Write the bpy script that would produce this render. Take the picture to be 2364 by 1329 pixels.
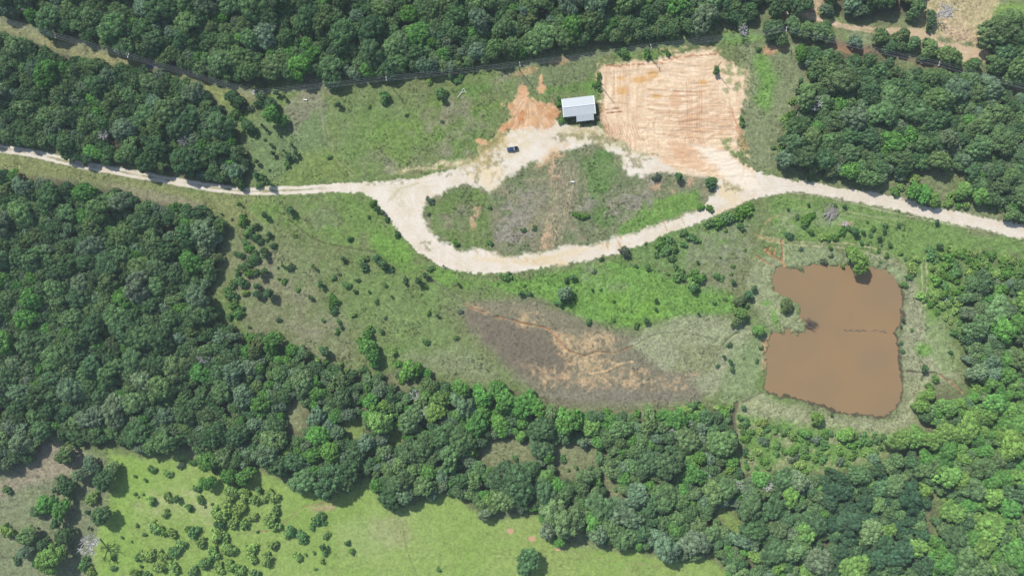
import bpy, math, random
import numpy as np
from mathutils import Vector

# ------------------------------------------------------------------ camera, world, sun, exposure
S = 0.24                 # metres per photo pixel on the ground
CX, CY = 1182.0, 664.5   # photo centre
LENS = 24.1
HC = S * 2364 * LENS / 36.0   # camera height above ground (about 380 m)
for o in list(bpy.data.objects): bpy.data.objects.remove(o)
scn = bpy.context.scene
col = scn.collection
cam_d = bpy.data.cameras.new('camera'); cam = bpy.data.objects.new('camera', cam_d); col.objects.link(cam)
cam.location = (0, 0, HC); cam.rotation_euler = (0, 0, 0)
cam_d.lens = LENS; cam_d.sensor_width = 36; cam_d.clip_start = 1; cam_d.clip_end = 20000
scn.camera = cam
scn.render.resolution_x = 1024; scn.render.resolution_y = 575
EL = math.radians(43.0)
SD = Vector((-0.62 * math.cos(EL), 0.785 * math.cos(EL), math.sin(EL))).normalized()
w = bpy.data.worlds.new("World"); scn.world = w; w.use_nodes = True
nt = w.node_tree
sky = nt.nodes.new('ShaderNodeTexSky'); sky.sky_type = 'NISHITA'; sky.sun_disc = False
sky.sun_elevation = EL; sky.sun_rotation = math.atan2(SD.x, SD.y)
bg = nt.nodes['Background']; bg.inputs[1].default_value = 0.125
nt.links.new(sky.outputs[0], bg.inputs[0])
sl = bpy.data.lights.new('sun', 'SUN'); sl.energy = 4.7; sl.angle = math.radians(0.53); sl.color = (1.0, 0.965, 0.91)
so = bpy.data.objects.new('sun', sl); col.objects.link(so)
so.rotation_euler = SD.to_track_quat('Z', 'Y').to_euler(); so.location = SD * 900
scn.view_settings.view_transform = 'Standard'; scn.view_settings.look = 'None'
scn.view_settings.exposure = 0.18; scn.view_settings.gamma = 1.0
scn.render.engine = 'CYCLES'
rnd = random.Random(7)

def W(px, py, h=0.0):
    """photo pixel -> ground metres, for a point seen at height h"""
    f = (HC - h) / HC
    return ((px - CX) * S * f, (CY - py) * S * f)

# ------------------------------------------------------------------ small helpers
def srgb(c):
    c = c / 255.0
    return c / 12.92 if c <= 0.04045 else ((c + 0.055) / 1.055) ** 2.4
def C(r, g, b, k=0.86): return np.array([srgb(r) * k, srgb(g) * k, srgb(b) * k])

def tag(o, label=None, cat=None, group=None, kind=None):
    if label: o['label'] = label
    if cat: o['category'] = cat
    if group: o['group'] = group
    if kind: o['kind'] = kind
    return o

def link(o, parent=None):
    col.objects.link(o)
    if parent: o.parent = parent
    return o

def empty(name, loc, rz=0):
    o = bpy.data.objects.new(name, None); o.location = loc; o.rotation_euler = (0, 0, rz)
    o.empty_display_size = 0.5
    return link(o)

def mesh_np(name, V, F, mat, smooth=False):
    """V (n,3), F (m,k) arrays"""
    me = bpy.data.meshes.new(name)
    n, (m, k) = len(V), F.shape
    me.vertices.add(n); me.vertices.foreach_set('co', np.ascontiguousarray(V, dtype=np.float32).ravel())
    me.loops.add(m * k); me.loops.foreach_set('vertex_index', np.ascontiguousarray(F, dtype=np.int32).ravel())
    me.polygons.add(m); me.polygons.foreach_set('loop_start', np.arange(0, m * k, k, dtype=np.int32))
    if smooth: me.polygons.foreach_set('use_smooth', np.ones(m, dtype=bool))
    if mat: me.materials.append(mat)
    me.update(calc_edges=True)
    return me

class MB:
    """collects simple solids and links them as one mesh object"""
    def __init__(s): s.v = []; s.f = []
    def add(s, vs, fs):
        b = len(s.v); s.v += [tuple(v) for v in vs]; s.f += [tuple(i + b for i in f) for f in fs]; return s
    def box(s, x0, x1, y0, y1, z0, z1):
        return s.add([(x0,y0,z0),(x1,y0,z0),(x1,y1,z0),(x0,y1,z0),(x0,y0,z1),(x1,y0,z1),(x1,y1,z1),(x0,y1,z1)],
                     [(0,3,2,1),(4,5,6,7),(0,1,5,4),(1,2,6,5),(2,3,7,6),(3,0,4,7)])
    def hexa(s, p):   # 8 free corners, same order as box
        return s.add(p, [(0,3,2,1),(4,5,6,7),(0,1,5,4),(1,2,6,5),(2,3,7,6),(3,0,4,7)])
    def tube(s, pts, rad, n=6):
        P = [Vector(p) for p in pts]
        R = rad if isinstance(rad, (list, tuple)) else [rad] * len(P)
        b = len(s.v)
        for i, p in enumerate(P):
            d = (P[min(i+1, len(P)-1)] - P[max(i-1, 0)]).normalized()
            u = d.cross(Vector((0, 0, 1)) if abs(d.z) < .9 else Vector((1, 0, 0))).normalized(); v = d.cross(u)
            for k in range(n):
                a = 2 * math.pi * k / n
                s.v.append(tuple(p + (u * math.cos(a) + v * math.sin(a)) * R[i]))
        for i in range(len(P) - 1):
            for k in range(n):
                s.f.append((b+i*n+k, b+i*n+(k+1) % n, b+(i+1)*n+(k+1) % n, b+(i+1)*n+k))
        s.f.append(tuple(b+k for k in range(n))); s.f.append(tuple(b+(len(P)-1)*n+k for k in reversed(range(n))))
        return s
    def mesh(s, name, mat):
        me = bpy.data.meshes.new(name); me.from_pydata(s.v, [], s.f)
        if mat: me.materials.append(mat)
        me.update(); return me
    def build(s, name, mat, parent=None):
        return link(bpy.data.objects.new(name, s.mesh(name, mat)), parent)

# ------------------------------------------------------------------ numpy noise
def _h(ix, iy, seed):
    n = (ix.astype(np.int64) * 374761393 + iy.astype(np.int64) * 668265263 + seed * 1442695041) & 0xffffffff
    n = ((n ^ (n >> 13)) * 1274126177) & 0xffffffff
    n = (n ^ (n >> 16)) & 0xffffffff
    return n / 4294967295.0
def vnoise(X, Y, sc, seed=0):
    x = X / sc; y = Y / sc
    ix = np.floor(x); iy = np.floor(y); fx = x - ix; fy = y - iy
    fx = fx * fx * (3 - 2 * fx); fy = fy * fy * (3 - 2 * fy)
    a = _h(ix, iy, seed); b = _h(ix + 1, iy, seed); c = _h(ix, iy + 1, seed); d = _h(ix + 1, iy + 1, seed)
    return (a + (b - a) * fx) * (1 - fy) + (c + (d - c) * fx) * fy
def fbm(X, Y, sc, seed=0, o=3):
    t = 0; a = 1; s_ = 0
    for i in range(o):
        t = t + a * vnoise(X, Y, sc / 2 ** i, seed + i * 17); s_ += a; a *= .5
    return t / s_ - 0.5
def sstep(a, b, x):
    t = np.clip((x - a) / (b - a), 0, 1); return t * t * (3 - 2 * t)
def sdf(poly, X, Y):
    d = np.full(np.broadcast(X, Y).shape, 1e18); ins = np.zeros(d.shape, bool)
    n = len(poly)
    for i in range(n):
        x0, y0 = poly[i]; x1, y1 = poly[(i + 1) % n]
        ex, ey = x1 - x0, y1 - y0
        t = np.clip(((X - x0) * ex + (Y - y0) * ey) / (ex * ex + ey * ey + 1e-9), 0, 1)
        d = np.minimum(d, (X - x0 - t * ex) ** 2 + (Y - y0 - t * ey) ** 2)
        if y0 != y1:
            c = ((y0 > Y) != (y1 > Y)) & (X < ex * (Y - y0) / (y1 - y0) + x0)
            ins ^= c
    d = np.sqrt(d); return np.where(ins, -d, d)
def smooth_line(pts, n=6):
    """Catmull-Rom through the points"""
    P = [pts[0]] + list(pts) + [pts[-1]]; out = []
    for i in range(1, len(P) - 2):
        p0, p1, p2, p3 = map(np.array, (P[i-1], P[i], P[i+1], P[i+2]))
        p0, p1, p2, p3 = [p.astype(float) for p in (p0, p1, p2, p3)]
        for k in range(n):
            t = k / n
            out.append(tuple(.5 * ((2*p1) + (-p0+p2)*t + (2*p0-5*p1+4*p2-p3)*t*t + (-p0+3*p1-3*p2+p3)*t**3)))
    out.append(tuple(map(float, P[-2]))); return out

# ------------------------------------------------------------------ ground canvas (photo pixel lattice, 0.46 m)
ST = 1.92
gx = np.arange(-90, 2456, ST); gy = np.arange(-90, 1421, ST)
ext = []; st = ST; v = 0
while v < 24000: st *= 1.32; v += st; ext.append(v)
ext = np.array(ext)
GX = np.concatenate([gx[0] - ext[::-1], gx, gx[-1] + ext]); GY = np.concatenate([gy[0] - ext[::-1], gy, gy[-1] + ext])
NX, NY = len(GX), len(GY)
X, Y = np.meshgrid(GX, GY)
COL = np.zeros((NY, NX, 3)); ROUGH = np.ones((NY, NX)); Z = np.zeros((NY, NX))
N_f = fbm(X, Y, 6, 1, 2); N_m = fbm(X, Y, 22, 5, 3); N_l = fbm(X, Y, 90, 9, 4); N_x = fbm(X, Y, 260, 13, 3)
far = sstep(300, 1200, np.maximum(np.abs(X - CX) - 1272, np.abs(Y - CY) - 755)); N_f = N_f * (1 - far); N_m = N_m * (1 - far); N_l = N_l * (1 - far); N_x = N_x * (1 - far)

def box_of(pts, pad):
    xs = [p[0] for p in pts]; ys = [p[1] for p in pts]
    i0, i1 = np.searchsorted(GX, [min(xs) - pad, max(xs) + pad]); j0, j1 = np.searchsorted(GY, [min(ys) - pad, max(ys) + pad])
    return slice(max(j0 - 1, 0), j1 + 1), slice(max(i0 - 1, 0), i1 + 1)
def poly_mask(poly, soft=8, warp=8, fine=3, cut=None, seed=0):
    sl_ = box_of(poly, soft + warp + 4)
    x, y = X[sl_], Y[sl_]
    d = sdf(poly, x, y) + warp * 2 * fbm(x, y, 34, 40 + seed, 3) + fine * 2 * N_f[sl_]
    m = sstep(soft * .5, -soft * .5, d)
    if cut is not None: m = m * sstep(cut[0], cut[1], fbm(x, y, cut[2], 77 + seed, 3))
    return sl_, m
def paint(poly, c, a=1.0, soft=8, warp=8, fine=3, rough=None, cut=None, seed=0):
    sl_, m = poly_mask(poly, soft, warp, fine, cut, seed)
    m = m * a
    COL[sl_] = COL[sl_] * (1 - m[..., None]) + c * m[..., None]
    if rough is not None: ROUGH[sl_] = ROUGH[sl_] * (1 - m) + rough * m
    return sl_, m
def ell(cx, cy, rx, ry, rot=0, n=14):
    r = math.radians(rot)
    return [(cx + rx * math.cos(t) * math.cos(r) - ry * math.sin(t) * math.sin(r),
             cy + rx * math.cos(t) * math.sin(r) + ry * math.sin(t) * math.cos(r)) for t in [2 * math.pi * i / n for i in range(n)]]
def stroke(pts, width, c, a=1.0, soft=2.0, depth=0.0, rough=None, wob=1.5, cut=None, seed=0, sm=5, dsoft=None):
    pts = smooth_line(pts, sm) if sm > 1 else pts
    sl_ = box_of(pts, width + soft + wob + 3)
    x, y = X[sl_], Y[sl_]
    d = np.full(x.shape, 1e18)
    for (x0, y0), (x1, y1) in zip(pts[:-1], pts[1:]):
        ex, ey = x1 - x0, y1 - y0
        t = np.clip(((x - x0) * ex + (y - y0) * ey) / (ex * ex + ey * ey + 1e-9), 0, 1)
        d = np.minimum(d, (x - x0 - t * ex) ** 2 + (y - y0 - t * ey) ** 2)
    d = np.sqrt(d) + wob * 2 * fbm(x, y, 9, 60 + seed, 2)
    m = sstep(width / 2 + soft / 2, width / 2 - soft / 2, d)
    if cut is not None: m = m * sstep(cut[0], cut[1], fbm(x, y, cut[2], 31 + seed, 2))
    if depth: Z[sl_] -= depth * m
    m = m * a
    if c is not None: COL[sl_] = COL[sl_] * (1 - m[..., None]) + c * m[..., None]
    if rough is not None: ROUGH[sl_] = ROUGH[sl_] * (1 - m) + rough * m

def lerp(c1, c2, t): return c1 * (1 - t[..., None]) + c2 * t[..., None]
# colours of the ground itself
G_OLIVE = C(121, 132, 82); G_GREEN = C(104, 142, 62); G_GREY = C(140, 138, 108); G_BRIGHT = C(108, 156, 58)
G_PURP = C(150, 143, 128); G_PALE = C(170, 175, 138); G_MEADOW = C(134, 163, 76); G_YEL = C(150, 168, 84)
CHALK = C(238, 227, 209, .75); CREAM = C(226, 206, 168, .82); CLAY = C(236, 210, 176, .82); CLAY_D = C(214, 176, 138, .80); ORANGE = C(200, 148, 100, .80)
SOIL = C(130, 114, 98); FLOOR = C(104, 98, 78); TAN = C(208, 182, 150, .82); DARK = C(70, 66, 54); SAND = C(206, 176, 134, .82)

t1 = np.clip(.32 + 1.3 * N_l + .9 * N_m, 0, 1); t2 = np.clip(.38 + 1.6 * N_x + 1.2 * N_m, 0, 1)
COL[:] = lerp(lerp(G_OLIVE, G_GREEN, t1), G_GREY, t2 * .8)

# ---- woodland outlines (photo pixels, where the crowns are seen)
FA = [(-170,-170),(-170,10),(-60,22),(0,34),(60,50),(110,72),(180,92),(250,112),(300,135),(340,142),(400,158),(470,176),(540,194),(600,190),(610,178),(680,180),(750,184),(850,180),(900,172),(990,165),(1050,163),(1100,152),(1180,132),(1230,125),(1295,112),(1370,103),(1453,93),(1533,85),(1602,75),(1649,52),(1700,62),(1743,58),(1756,36),(1775,-20),(1770,-170)]
FB = [(-170,52),(-60,56),(0,66),(30,74),(60,82),(100,104),(140,122),(200,135),(260,150),(330,152),(360,158),(400,172),(455,192),(490,212),(512,243),(525,268),(545,300),(560,330),(572,360),(570,400),(566,430),(512,428),(430,410),(423,397),(359,400),(333,394),(307,373),(251,382),(223,378),(174,380),(138,358),(110,343),(60,338),(0,330),(-170,325)]
FC = [(-170,383),(0,392),(50,398),(70,407),(110,412),(160,412),(190,425),(230,432),(290,442),(330,462),(380,464),(400,462),(450,476),(490,492),(520,512),(528,535),(515,560),(508,590),(498,640),(482,680),(480,730),(520,742),(545,752),(560,790),(572,830),(560,870),(545,905),(520,930),(560,990),(600,1060),(600,1085),(560,1082),(520,1086),(465,1076),(450,1042),(430,1037),(370,1046),(330,1048),(300,1036),(250,1030),(200,1034),(150,1018),(118,1000),(98,1020),(88,1060),(50,1078),(0,1088),(-170,1100)]
FD = [(552,790),(580,766),(620,762),(650,792),(700,800),(715,812),(722,840),(760,838),(800,850),(830,862),(900,856),(945,850),(985,860),(1010,878),(1060,882),(1100,892),(1140,893),(1180,902),(1230,914),(1270,932),(1330,950),(1400,952),(1500,948),(1560,945),(1640,948),(1672,935),(1695,955),(1700,1000),(1698,1060),(1720,1090),(1760,1082),(1830,1088),(1900,1094),(1960,1075),(2010,1050),(2070,1040),(2120,1030),(2150,990),(2120,960),(2150,905),(2195,915),(2240,895),(2235,850),(2215,800),(2212,740),(2215,700),(2212,670),(2225,640),(2260,625),(2300,640),(2364,650),(2540,690),(2540,1500),(1660,1500),(1667,1329),(1662,1290),(1640,1262),(1628,1292),(1602,1300),(1584,1290),(1551,1300),(1525,1300),(1500,1280),(1480,1266),(1461,1276),(1431,1270),(1410,1256),(1387,1258),(1364,1225),(1333,1222),(1320,1252),(1295,1266),(1270,1246),(1252,1225),(1240,1188),(1200,1186),(1160,1176),(1135,1196),(1120,1205),(1090,1182),(1070,1165),(1040,1152),(1010,1150),(975,1152),(950,1167),(930,1172),(900,1186),(888,1160),(878,1138),(856,1120),(840,1105),(825,1120),(800,1142),(760,1132),(715,1140),(695,1131),(670,1115),(640,1100),(625,1088),(590,1080),(560,1060),(530,1000),(520,930),(545,900)]
FG = [(1845,108),(1880,103),(1925,118),(1975,125),(2030,130),(2060,140),(2085,165),(2130,155),(2165,152),(2200,165),(2240,170),(2290,172),(2315,205),(2364,215),(2540,250),(2540,545),(2364,512),(2327,502),(2301,478),(2250,468),(2235,442),(2225,400),(2199,385),(2150,392),(2122,392),(2095,400),(2086,432),(2058,398),(2040,425),(2020,430),(1980,420),(1930,402),(1897,408),(1866,392),(1825,385),(1797,378),(1802,340),(1812,300),(1822,260),(1835,228),(1850,204),(1885,190),(1862,168),(1850,145)]
FH = [(1955,-170),(1905,-30),(1905,10),(1950,38),(1990,45),(2060,30),(2130,35),(2150,5),(2150,-170)]
GAPS = [[(655,945),(690,925),(705,955),(690,995),(660,995)], [(788,975),(835,952),(842,1005),(820,1022),(800,1004)], [(905,875),(945,868),(975,890),(935,905)],
        [(890,985),(925,990),(930,1030),(900,1040)], [(1105,1040),(1128,1012),(1180,1015),(1225,1025),(1240,1055),(1205,1075),(1150,1085),(1112,1072)],
        [(1288,1020),(1330,1026),(1380,1038),(1400,1048),(1388,1080),(1345,1078),(1318,1112),(1292,1098),(1272,1062)], [(1392,1098),(1420,1110),(1440,1150),(1420,1160),(1398,1128)],
        [(1655,1160),(1685,1178),(1712,1205),(1702,1232),(1680,1226),(1660,1190)], [(225,292),(262,318),(290,350),(262,345),(240,318)], [(375,515),(400,522),(412,538),(385,540)],
        [(2330,790),(2364,800),(2364,812),(2340,808)], [(2105,1090),(2130,1100),(2120,1130)], [(2150,1140),(2180,1150),(2185,1190),(2160,1180)], [(1245,30),(1265,28),(1262,52),(1242,48)], [(2140,1180),(2165,1220),(2170,1240),(2150,1235)]]
for f in (FA, FB, FC, FG, FH): paint(f, FLOOR, .92, soft=26, warp=8, rough=.6)
paint(FD, C(112, 112, 82), .9, soft=26, warp=8, rough=.8)
GRASSGAPS = True
for k, gp in enumerate(GAPS):
    if k not in (8, 9, 10, 13): paint(gp, C(136, 142, 98) if k not in (1, 3, 7) else C(132, 158, 78), .9, soft=26, warp=8, rough=1)
# open meadow along the bottom
MD = [(250,1040),(330,1060),(430,1050),(520,1080),(600,1080),(700,1135),(800,1140),(850,1100),(900,1180),(1040,1140),(1130,1200),(1240,1185),(1300,1260),(1460,1270),(1560,1295),(1640,1290),(1690,1330),(1720,1600),(200,1600),(215,1250),(260,1130)]
sl_, m = poly_mask(MD, 22, 10, 4)
mm = m[..., None]; tt = np.clip(.45 + 1.5 * N_l[sl_] + .6 * N_m[sl_], 0, 1)
COL[sl_] = COL[sl_] * (1 - mm) + lerp(lerp(G_MEADOW, C(146, 168, 90), tt), C(152, 164, 92), np.clip(.05 + 1.3 * N_x[sl_] + .6 * N_m[sl_], 0, 1)) * mm
ROUGH[sl_] *= 1 - .4 * m
paint([(-170,1090),(60,1075),(110,1020),(180,1040),(250,1050),(255,1130),(215,1240),(190,1600),(-170,1600)], C(133, 140, 104), .85, soft=30, warp=14)
paint([(100,1010),(180,1035),(200,1070),(160,1090),(60,1120),(0,1150),(-60,1140),(60,1080)], C(158, 146, 124), .8, soft=24, warp=10)
paint([(250,1050),(330,1060),(350,1120),(300,1220),(330,1300),(240,1330),(225,1260),(255,1140)], C(132, 166, 70), .6, soft=26, warp=12)
for p in [(355,1160),(440,1150),(480,1190)]: paint(ell(*p, 60, 26, -10), C(172, 175, 122), .55, soft=26, warp=14, cut=(-.15, .15, 16))
paint(ell(905, 1225, 55, 35, 20), C(160, 158, 112), .6, soft=30, warp=14); paint(ell(745, 1172, 28, 9, -5), C(178, 152, 124), .7, soft=14)
paint(ell(850, 1235, 70, 45), C(156, 172, 112), .4, soft=40, warp=16)
for p in [(1178,1225,8,6),(1228,1243,8,6),(1290,1266,9,5)]: paint(ell(*p), C(206, 160, 134), .9, soft=4, warp=1, fine=1, rough=.2)
# corridors
paint([(-170,-10),(0,40),(100,75),(200,105),(300,130),(400,170),(500,205),(590,205),(600,235),(520,235),(440,200),(350,165),(250,150),(100,108),(0,70),(-170,50)], C(148, 148, 106), .85, soft=16, warp=8)
paint([(90,80),(200,110),(300,135),(330,150),(250,150),(100,105)], C(158, 154, 104), .6, soft=14, warp=8, cut=(-.2, .1, 16))
paint([(470,195),(520,205),(560,220),(540,250),(510,240)], C(140, 155, 78), .6, soft=14)
paint(ell(348, 153, 13, 4, 12), C(120, 125, 150), .9, soft=4, warp=2)
paint([(-170,325),(0,348),(120,372),(300,408),(450,440),(560,450),(640,455),(620,500),(540,520),(500,490),(400,465),(300,445),(180,415),(80,405),(0,392),(-170,380)], C(134, 142, 86), .85, soft=20, warp=8)
paint([(230,415),(300,430),(400,450),(470,470),(440,480),(330,462),(260,440)], C(150, 142, 120), .6, soft=16, warp=6)
paint([(560,470),(640,455),(780,450),(860,480),(900,520),(960,600),(900,590),(800,570),(700,540),(620,520)], C(112, 146, 66), .8, soft=40, warp=20, cut=(-.25, .1, 40))
paint([(700,475),(760,480),(780,520),(730,530)], C(122, 138, 92), .7, soft=20, warp=12)
paint([(900,520),(960,600),(1060,640),(1120,660),(1000,660),(880,600),(840,560)], C(110, 158, 56), .75, soft=34, warp=16, cut=(-.3, .1, 30))
paint([(560,560),(700,580),(800,640),(740,700),(800,780),(700,790),(580,760),(550,680)], C(141, 138, 108), .75, soft=50, warp=24, cut=(-.3, .1, 60))
paint([(800,620),(1000,660),(1060,760),(1120,840),(980,830),(850,760)], C(124, 147, 84), .7, soft=50, warp=24, cut=(-.3, .15, 60))
paint([(900,820),(1060,800),(1180,880),(1100,890),(960,850)], C(140, 146, 110), .6, soft=34, warp=16)
# NW field
paint([(600,250),(740,240),(760,330),(720,420),(600,430),(570,330)], C(118, 140, 92), .7, soft=40, warp=20)
paint([(690,350),(760,340),(840,400),(700,430),(640,420)], C(124, 146, 70), .7, soft=30, warp=16)
paint([(860,240),(1060,215),(1150,240),(1100,330),(1040,400),(920,400),(860,330)], C(112, 146, 60), .65, soft=40, warp=24, cut=(-.1, .16, 44))
for p in [(980,290,70,30,-10),(880,390,50,30,10),(1060,330,60,40,-30),(720,195,60,22,4),(1080,260,50,30,30),(1170,195,60,26,-20),(700,260,60,40,0)]:
    paint(ell(*p), C(150, 142, 120), .62, soft=30, warp=20, cut=(-.2, .1, 22))
paint([(1180,150),(1380,115),(1390,200),(1370,215),(1290,222),(1200,200)], C(122, 134, 92), .8, soft=24, warp=12)
for p in [(1310,205,60,12),(1100,205,50,14),(1370,200,18,34),(1440,125,30,12),(1510,128,26,9)]: paint(ell(*p, -6), G_GREEN, .7, soft=14, warp=8)
for p in [(1215,165,30,8,-15),(1290,142,30,7,-12)]: paint(ell(*p), C(190, 160, 120), .7, soft=8)
# E strip beside the clearing
paint([(1700,80),(1760,70),(1840,100),(1850,190),(1800,300),(1795,390),(1720,370),(1715,200)], C(132, 142, 100), .85, soft=26, warp=14)
paint([(1730,130),(1760,120),(1800,180),(1770,260),(1740,230),(1750,190)], C(110, 158, 62), .8, soft=24, warp=12)
paint(ell(1700, 350, 24, 14), G_GREEN, .5, soft=16); paint(ell(1712, 88, 50, 14), C(110, 158, 60), .7, soft=20)
paint(ell(1775, 118, 14, 8), C(214, 160, 126), .8, soft=8, warp=5); paint(ell(1790, 112, 30, 8), C(190, 160, 120), .6, soft=8, warp=6)
# NE tan tracks
paint([(1805,15),(1860,22),(1900,40),(1960,62),(2040,62),(2130,70),(2170,95),(2230,105),(2285,115),(2300,140),(2240,150),(2140,100),(2050,80),(1950,62),(1880,50),(1815,34)], TAN, .95, soft=9, warp=7, rough=.25)
paint([(2130,-60),(2300,-60),(2310,40),(2270,100),(2200,95),(2130,70),(2120,20)], C(196, 180, 138), .85, soft=14, warp=12)
paint([(1800,-60),(1900,-60),(1905,10),(1880,45),(1800,20)], C(196, 170, 140), .85, soft=14, warp=8)
paint([(2170,10),(2250,60),(2260,110),(2180,90)], TAN, .8, soft=14, warp=10, cut=(-.2, 0.05, 18)); paint(ell(2340, 30, 50, 24), C(128, 165, 70), .8, soft=20)
for p in [(1955,113,50,7,8),(1800,45,20,10,0)]: paint(ell(*p), C(182, 134, 104), .8, soft=7, rough=.2)
paint([(1860,80),(1950,95),(2050,115),(2150,140),(2260,175),(2364,205),(2364,225),(2260,190),(2150,160),(2050,135),(1950,118),(1870,95)], C(132, 108, 88), .7, soft=10, warp=6)
paint(ell(2012, 88, 60, 12, 8), C(140, 150, 110), .7, soft=12)
paint(ell(2325, 192, 18, 8, 10), TAN, .9, soft=6)
# loop island
ISL = [(985,470),(1000,455),(1040,435),(1075,425),(1108,428),(1128,452),(1160,420),(1200,395),(1230,375),(1262,368),(1290,350),(1330,345),(1360,330),(1385,325),(1402,345),(1432,362),(1452,402),(1500,405),(1540,400),(1600,403),(1640,405),(1655,430),(1645,455),(1620,480),(1560,505),(1500,525),(1450,545),(1400,560),(1300,572),(1250,582),(1180,592),(1130,580),(1090,578),(1058,580),(1028,565),(1000,540),(985,520),(976,500)]
sl_, m = poly_mask(ISL, 14, 4, 3)
mm = m[..., None]; tt = np.clip(.5 + 1.8 * N_m[sl_] + .6 * N_l[sl_], 0, 1)
COL[sl_] = COL[sl_] * (1 - mm) + lerp(C(112, 128, 84), C(142, 138, 108), tt) * mm
paint([(985,475),(1040,440),(1110,430),(1130,460),(1135,570),(1060,578),(1000,540)], C(106, 134, 62), .8, soft=20, warp=10, cut=(-.3, 0, 20))
paint([(1500,460),(1610,440),(1620,478),(1560,500),(1450,540),(1420,552),(1440,520)], C(108, 154, 56), .8, soft=14, warp=8)
paint([(1350,350),(1400,345),(1430,380),(1420,420),(1370,470),(1350,430)], C(92, 138, 56), .65, soft=20, warp=14, cut=(-.3, .05, 18))
paint([(1268,372),(1290,372),(1288,480),(1275,575),(1245,575),(1262,480)], C(166, 154, 124), .62, soft=14, warp=8, cut=(-.3, .05, 10))
for k in range(5): stroke([(1246+k*7, 575), (1256+k*6, 545), (1262+k*5, 520)], 2.2, C(204, 158, 118), .7, wob=1.2, seed=k, depth=.08)
paint(ell(1390, 500, 26, 26), C(96, 140, 58), .6, soft=20, warp=10)
for p in [(1215,480,60,40,-40),(1170,520,26,60,0),(1355,470,30,16,-30),(1200,545,50,22,0),(1450,470,60,30,-10),(1500,420,30,20,0)]:
    paint(ell(*p), G_PURP, .7, soft=22, warp=14, cut=(-.15, .08, 12))
paint([(1270,380),(1330,370),(1330,480),(1290,560),(1260,560),(1280,470)], C(146, 138, 112), .6, soft=16, warp=6)
for p in [(1530,436,24,9,12),(1592,424,12,10,0),(1280,398,14,18,0),(1101,488,7,20,20),(1093,515,4,20,0),(1265,556,16,20,0)]: paint(ell(*p), C(200, 164, 132), .8, soft=10, warp=10, fine=5, rough=.3, cut=(-.1, .12, 8))
for k in range(9): stroke([(1278+k*6, 372+k), (1272+k*6, 440), (1270+k*5, 500), (1250+k*5, 570)], 1.8, C(178, 164, 134), .7, wob=1.4, cut=(-.25, .1, 9), seed=k, depth=.06)
for k in range(4): stroke([(1085+k*14, 570), (1080+k*15, 520), (1092+k*14, 460)], 2, C(90, 96, 60), .5, wob=1.5, seed=k, depth=.12)
# bright green strip south of the road
GB = [(1110,648),(1180,640),(1260,632),(1340,615),(1400,600),(1440,600),(1500,610),(1560,650),(1660,665),(1700,690),(1708,722),(1640,728),(1560,738),(1500,735),(1480,755),(1440,755),(1395,745),(1330,735),(1295,712),(1250,690),(1200,678),(1140,668)]
paint(GB, C(110, 156, 62), .92, soft=18, warp=12, rough=1.3)
paint([(1330,690),(1450,680),(1600,690),(1560,735),(1420,745),(1340,725)], C(118, 166, 48), .55, soft=30, warp=20, cut=(-.15, .1, 40))
paint([(1420,560),(1540,520),(1640,500),(1740,465),(1760,480),(1700,560),(1560,640),(1440,600)], C(112, 146, 76), .7, soft=30, warp=14)
for p in [(1375,625,30,20,0),(1395,650,60,14,10),(1310,600,50,14,-20),(1640,600,60,70,0),(1700,560,40,50,0)]: paint(ell(*p), C(140, 146, 112), .65, soft=26, warp=14, cut=(-.3, .05, 18))
# dried-out basin
BAS = [(1066,716),(1100,702),(1180,690),(1240,690),(1290,718),(1350,742),(1400,756),(1500,775),(1570,800),(1640,800),(1690,820),(1660,900),(1600,925),(1450,932),(1300,932),(1240,915),(1190,870),(1130,800),(1085,755)]
paint(BAS, C(134, 126, 106), .9, soft=34, warp=12, rough=.8)
paint([(1080,720),(1150,735),(1250,770),(1330,830),(1300,880),(1200,860),(1130,800)], C(120, 110, 94), .85, soft=30, warp=16, rough=.7)
paint([(1180,690),(1290,718),(1400,756),(1440,780),(1330,780),(1200,740),(1080,705)], C(136, 130, 104), .7, soft=16, warp=8)
paint([(1250,905),(1400,890),(1560,905),(1620,918),(1450,930),(1290,928)], C(134, 128, 110), .7, soft=24, warp=6)
paint([(1480,765),(1590,725),(1700,735),(1745,760),(1715,800),(1690,870),(1640,925),(1600,880),(1640,850),(1540,850),(1440,800)], C(158, 164, 124), .85, soft=22, warp=12, rough=1.1)
paint([(1570,800),(1660,800),(1640,860),(1560,850)], C(132, 140, 92), .6, soft=26, warp=14)
paint([(1690,810),(1760,770),(1768,830),(1740,900),(1700,930),(1660,940),(1660,890)], C(138, 158, 106), .75, soft=22, warp=12)
for p in [(1225,735,34,22,10),(1320,800,46,20,35),(1385,790,46,24,0),(1345,835,46,18,-10),(1255,862,40,16,8),(1310,885,60,8,4),(1450,892,50,9,-3),(1420,870,24,14,0),(1465,858,20,12,0),(1580,870,44,9,-14),(1300,795,20,30,-30),(1110,712,26,6,25),(1370,845,70,20,0),(1520,895,80,7,-4),(1300,860,100,14,10),(1450,875,120,16,4),(1330,880,90,10,6)]:
    paint(ell(*p), SAND if rnd.random() < .6 else C(200, 168, 130), .62, soft=22, warp=16, fine=8, rough=.6, cut=(-.08, .22, 8), seed=int(p[0]))
for p in [(1372,788,40,22,-10),(1330,822,34,12,10),(1350,842,44,10,-14),(1300,792,16,26,-35),(1215,742,26,12,10)]: paint(ell(*p), C(208, 180, 136, .84), .55, soft=16, warp=12, fine=8, rough=.5, cut=(-.16, .08, 6), seed=int(p[1]))
stroke([(1360,862),(1400,855),(1430,840),(1462,834)], 3, C(220, 186, 140), .9)
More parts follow.
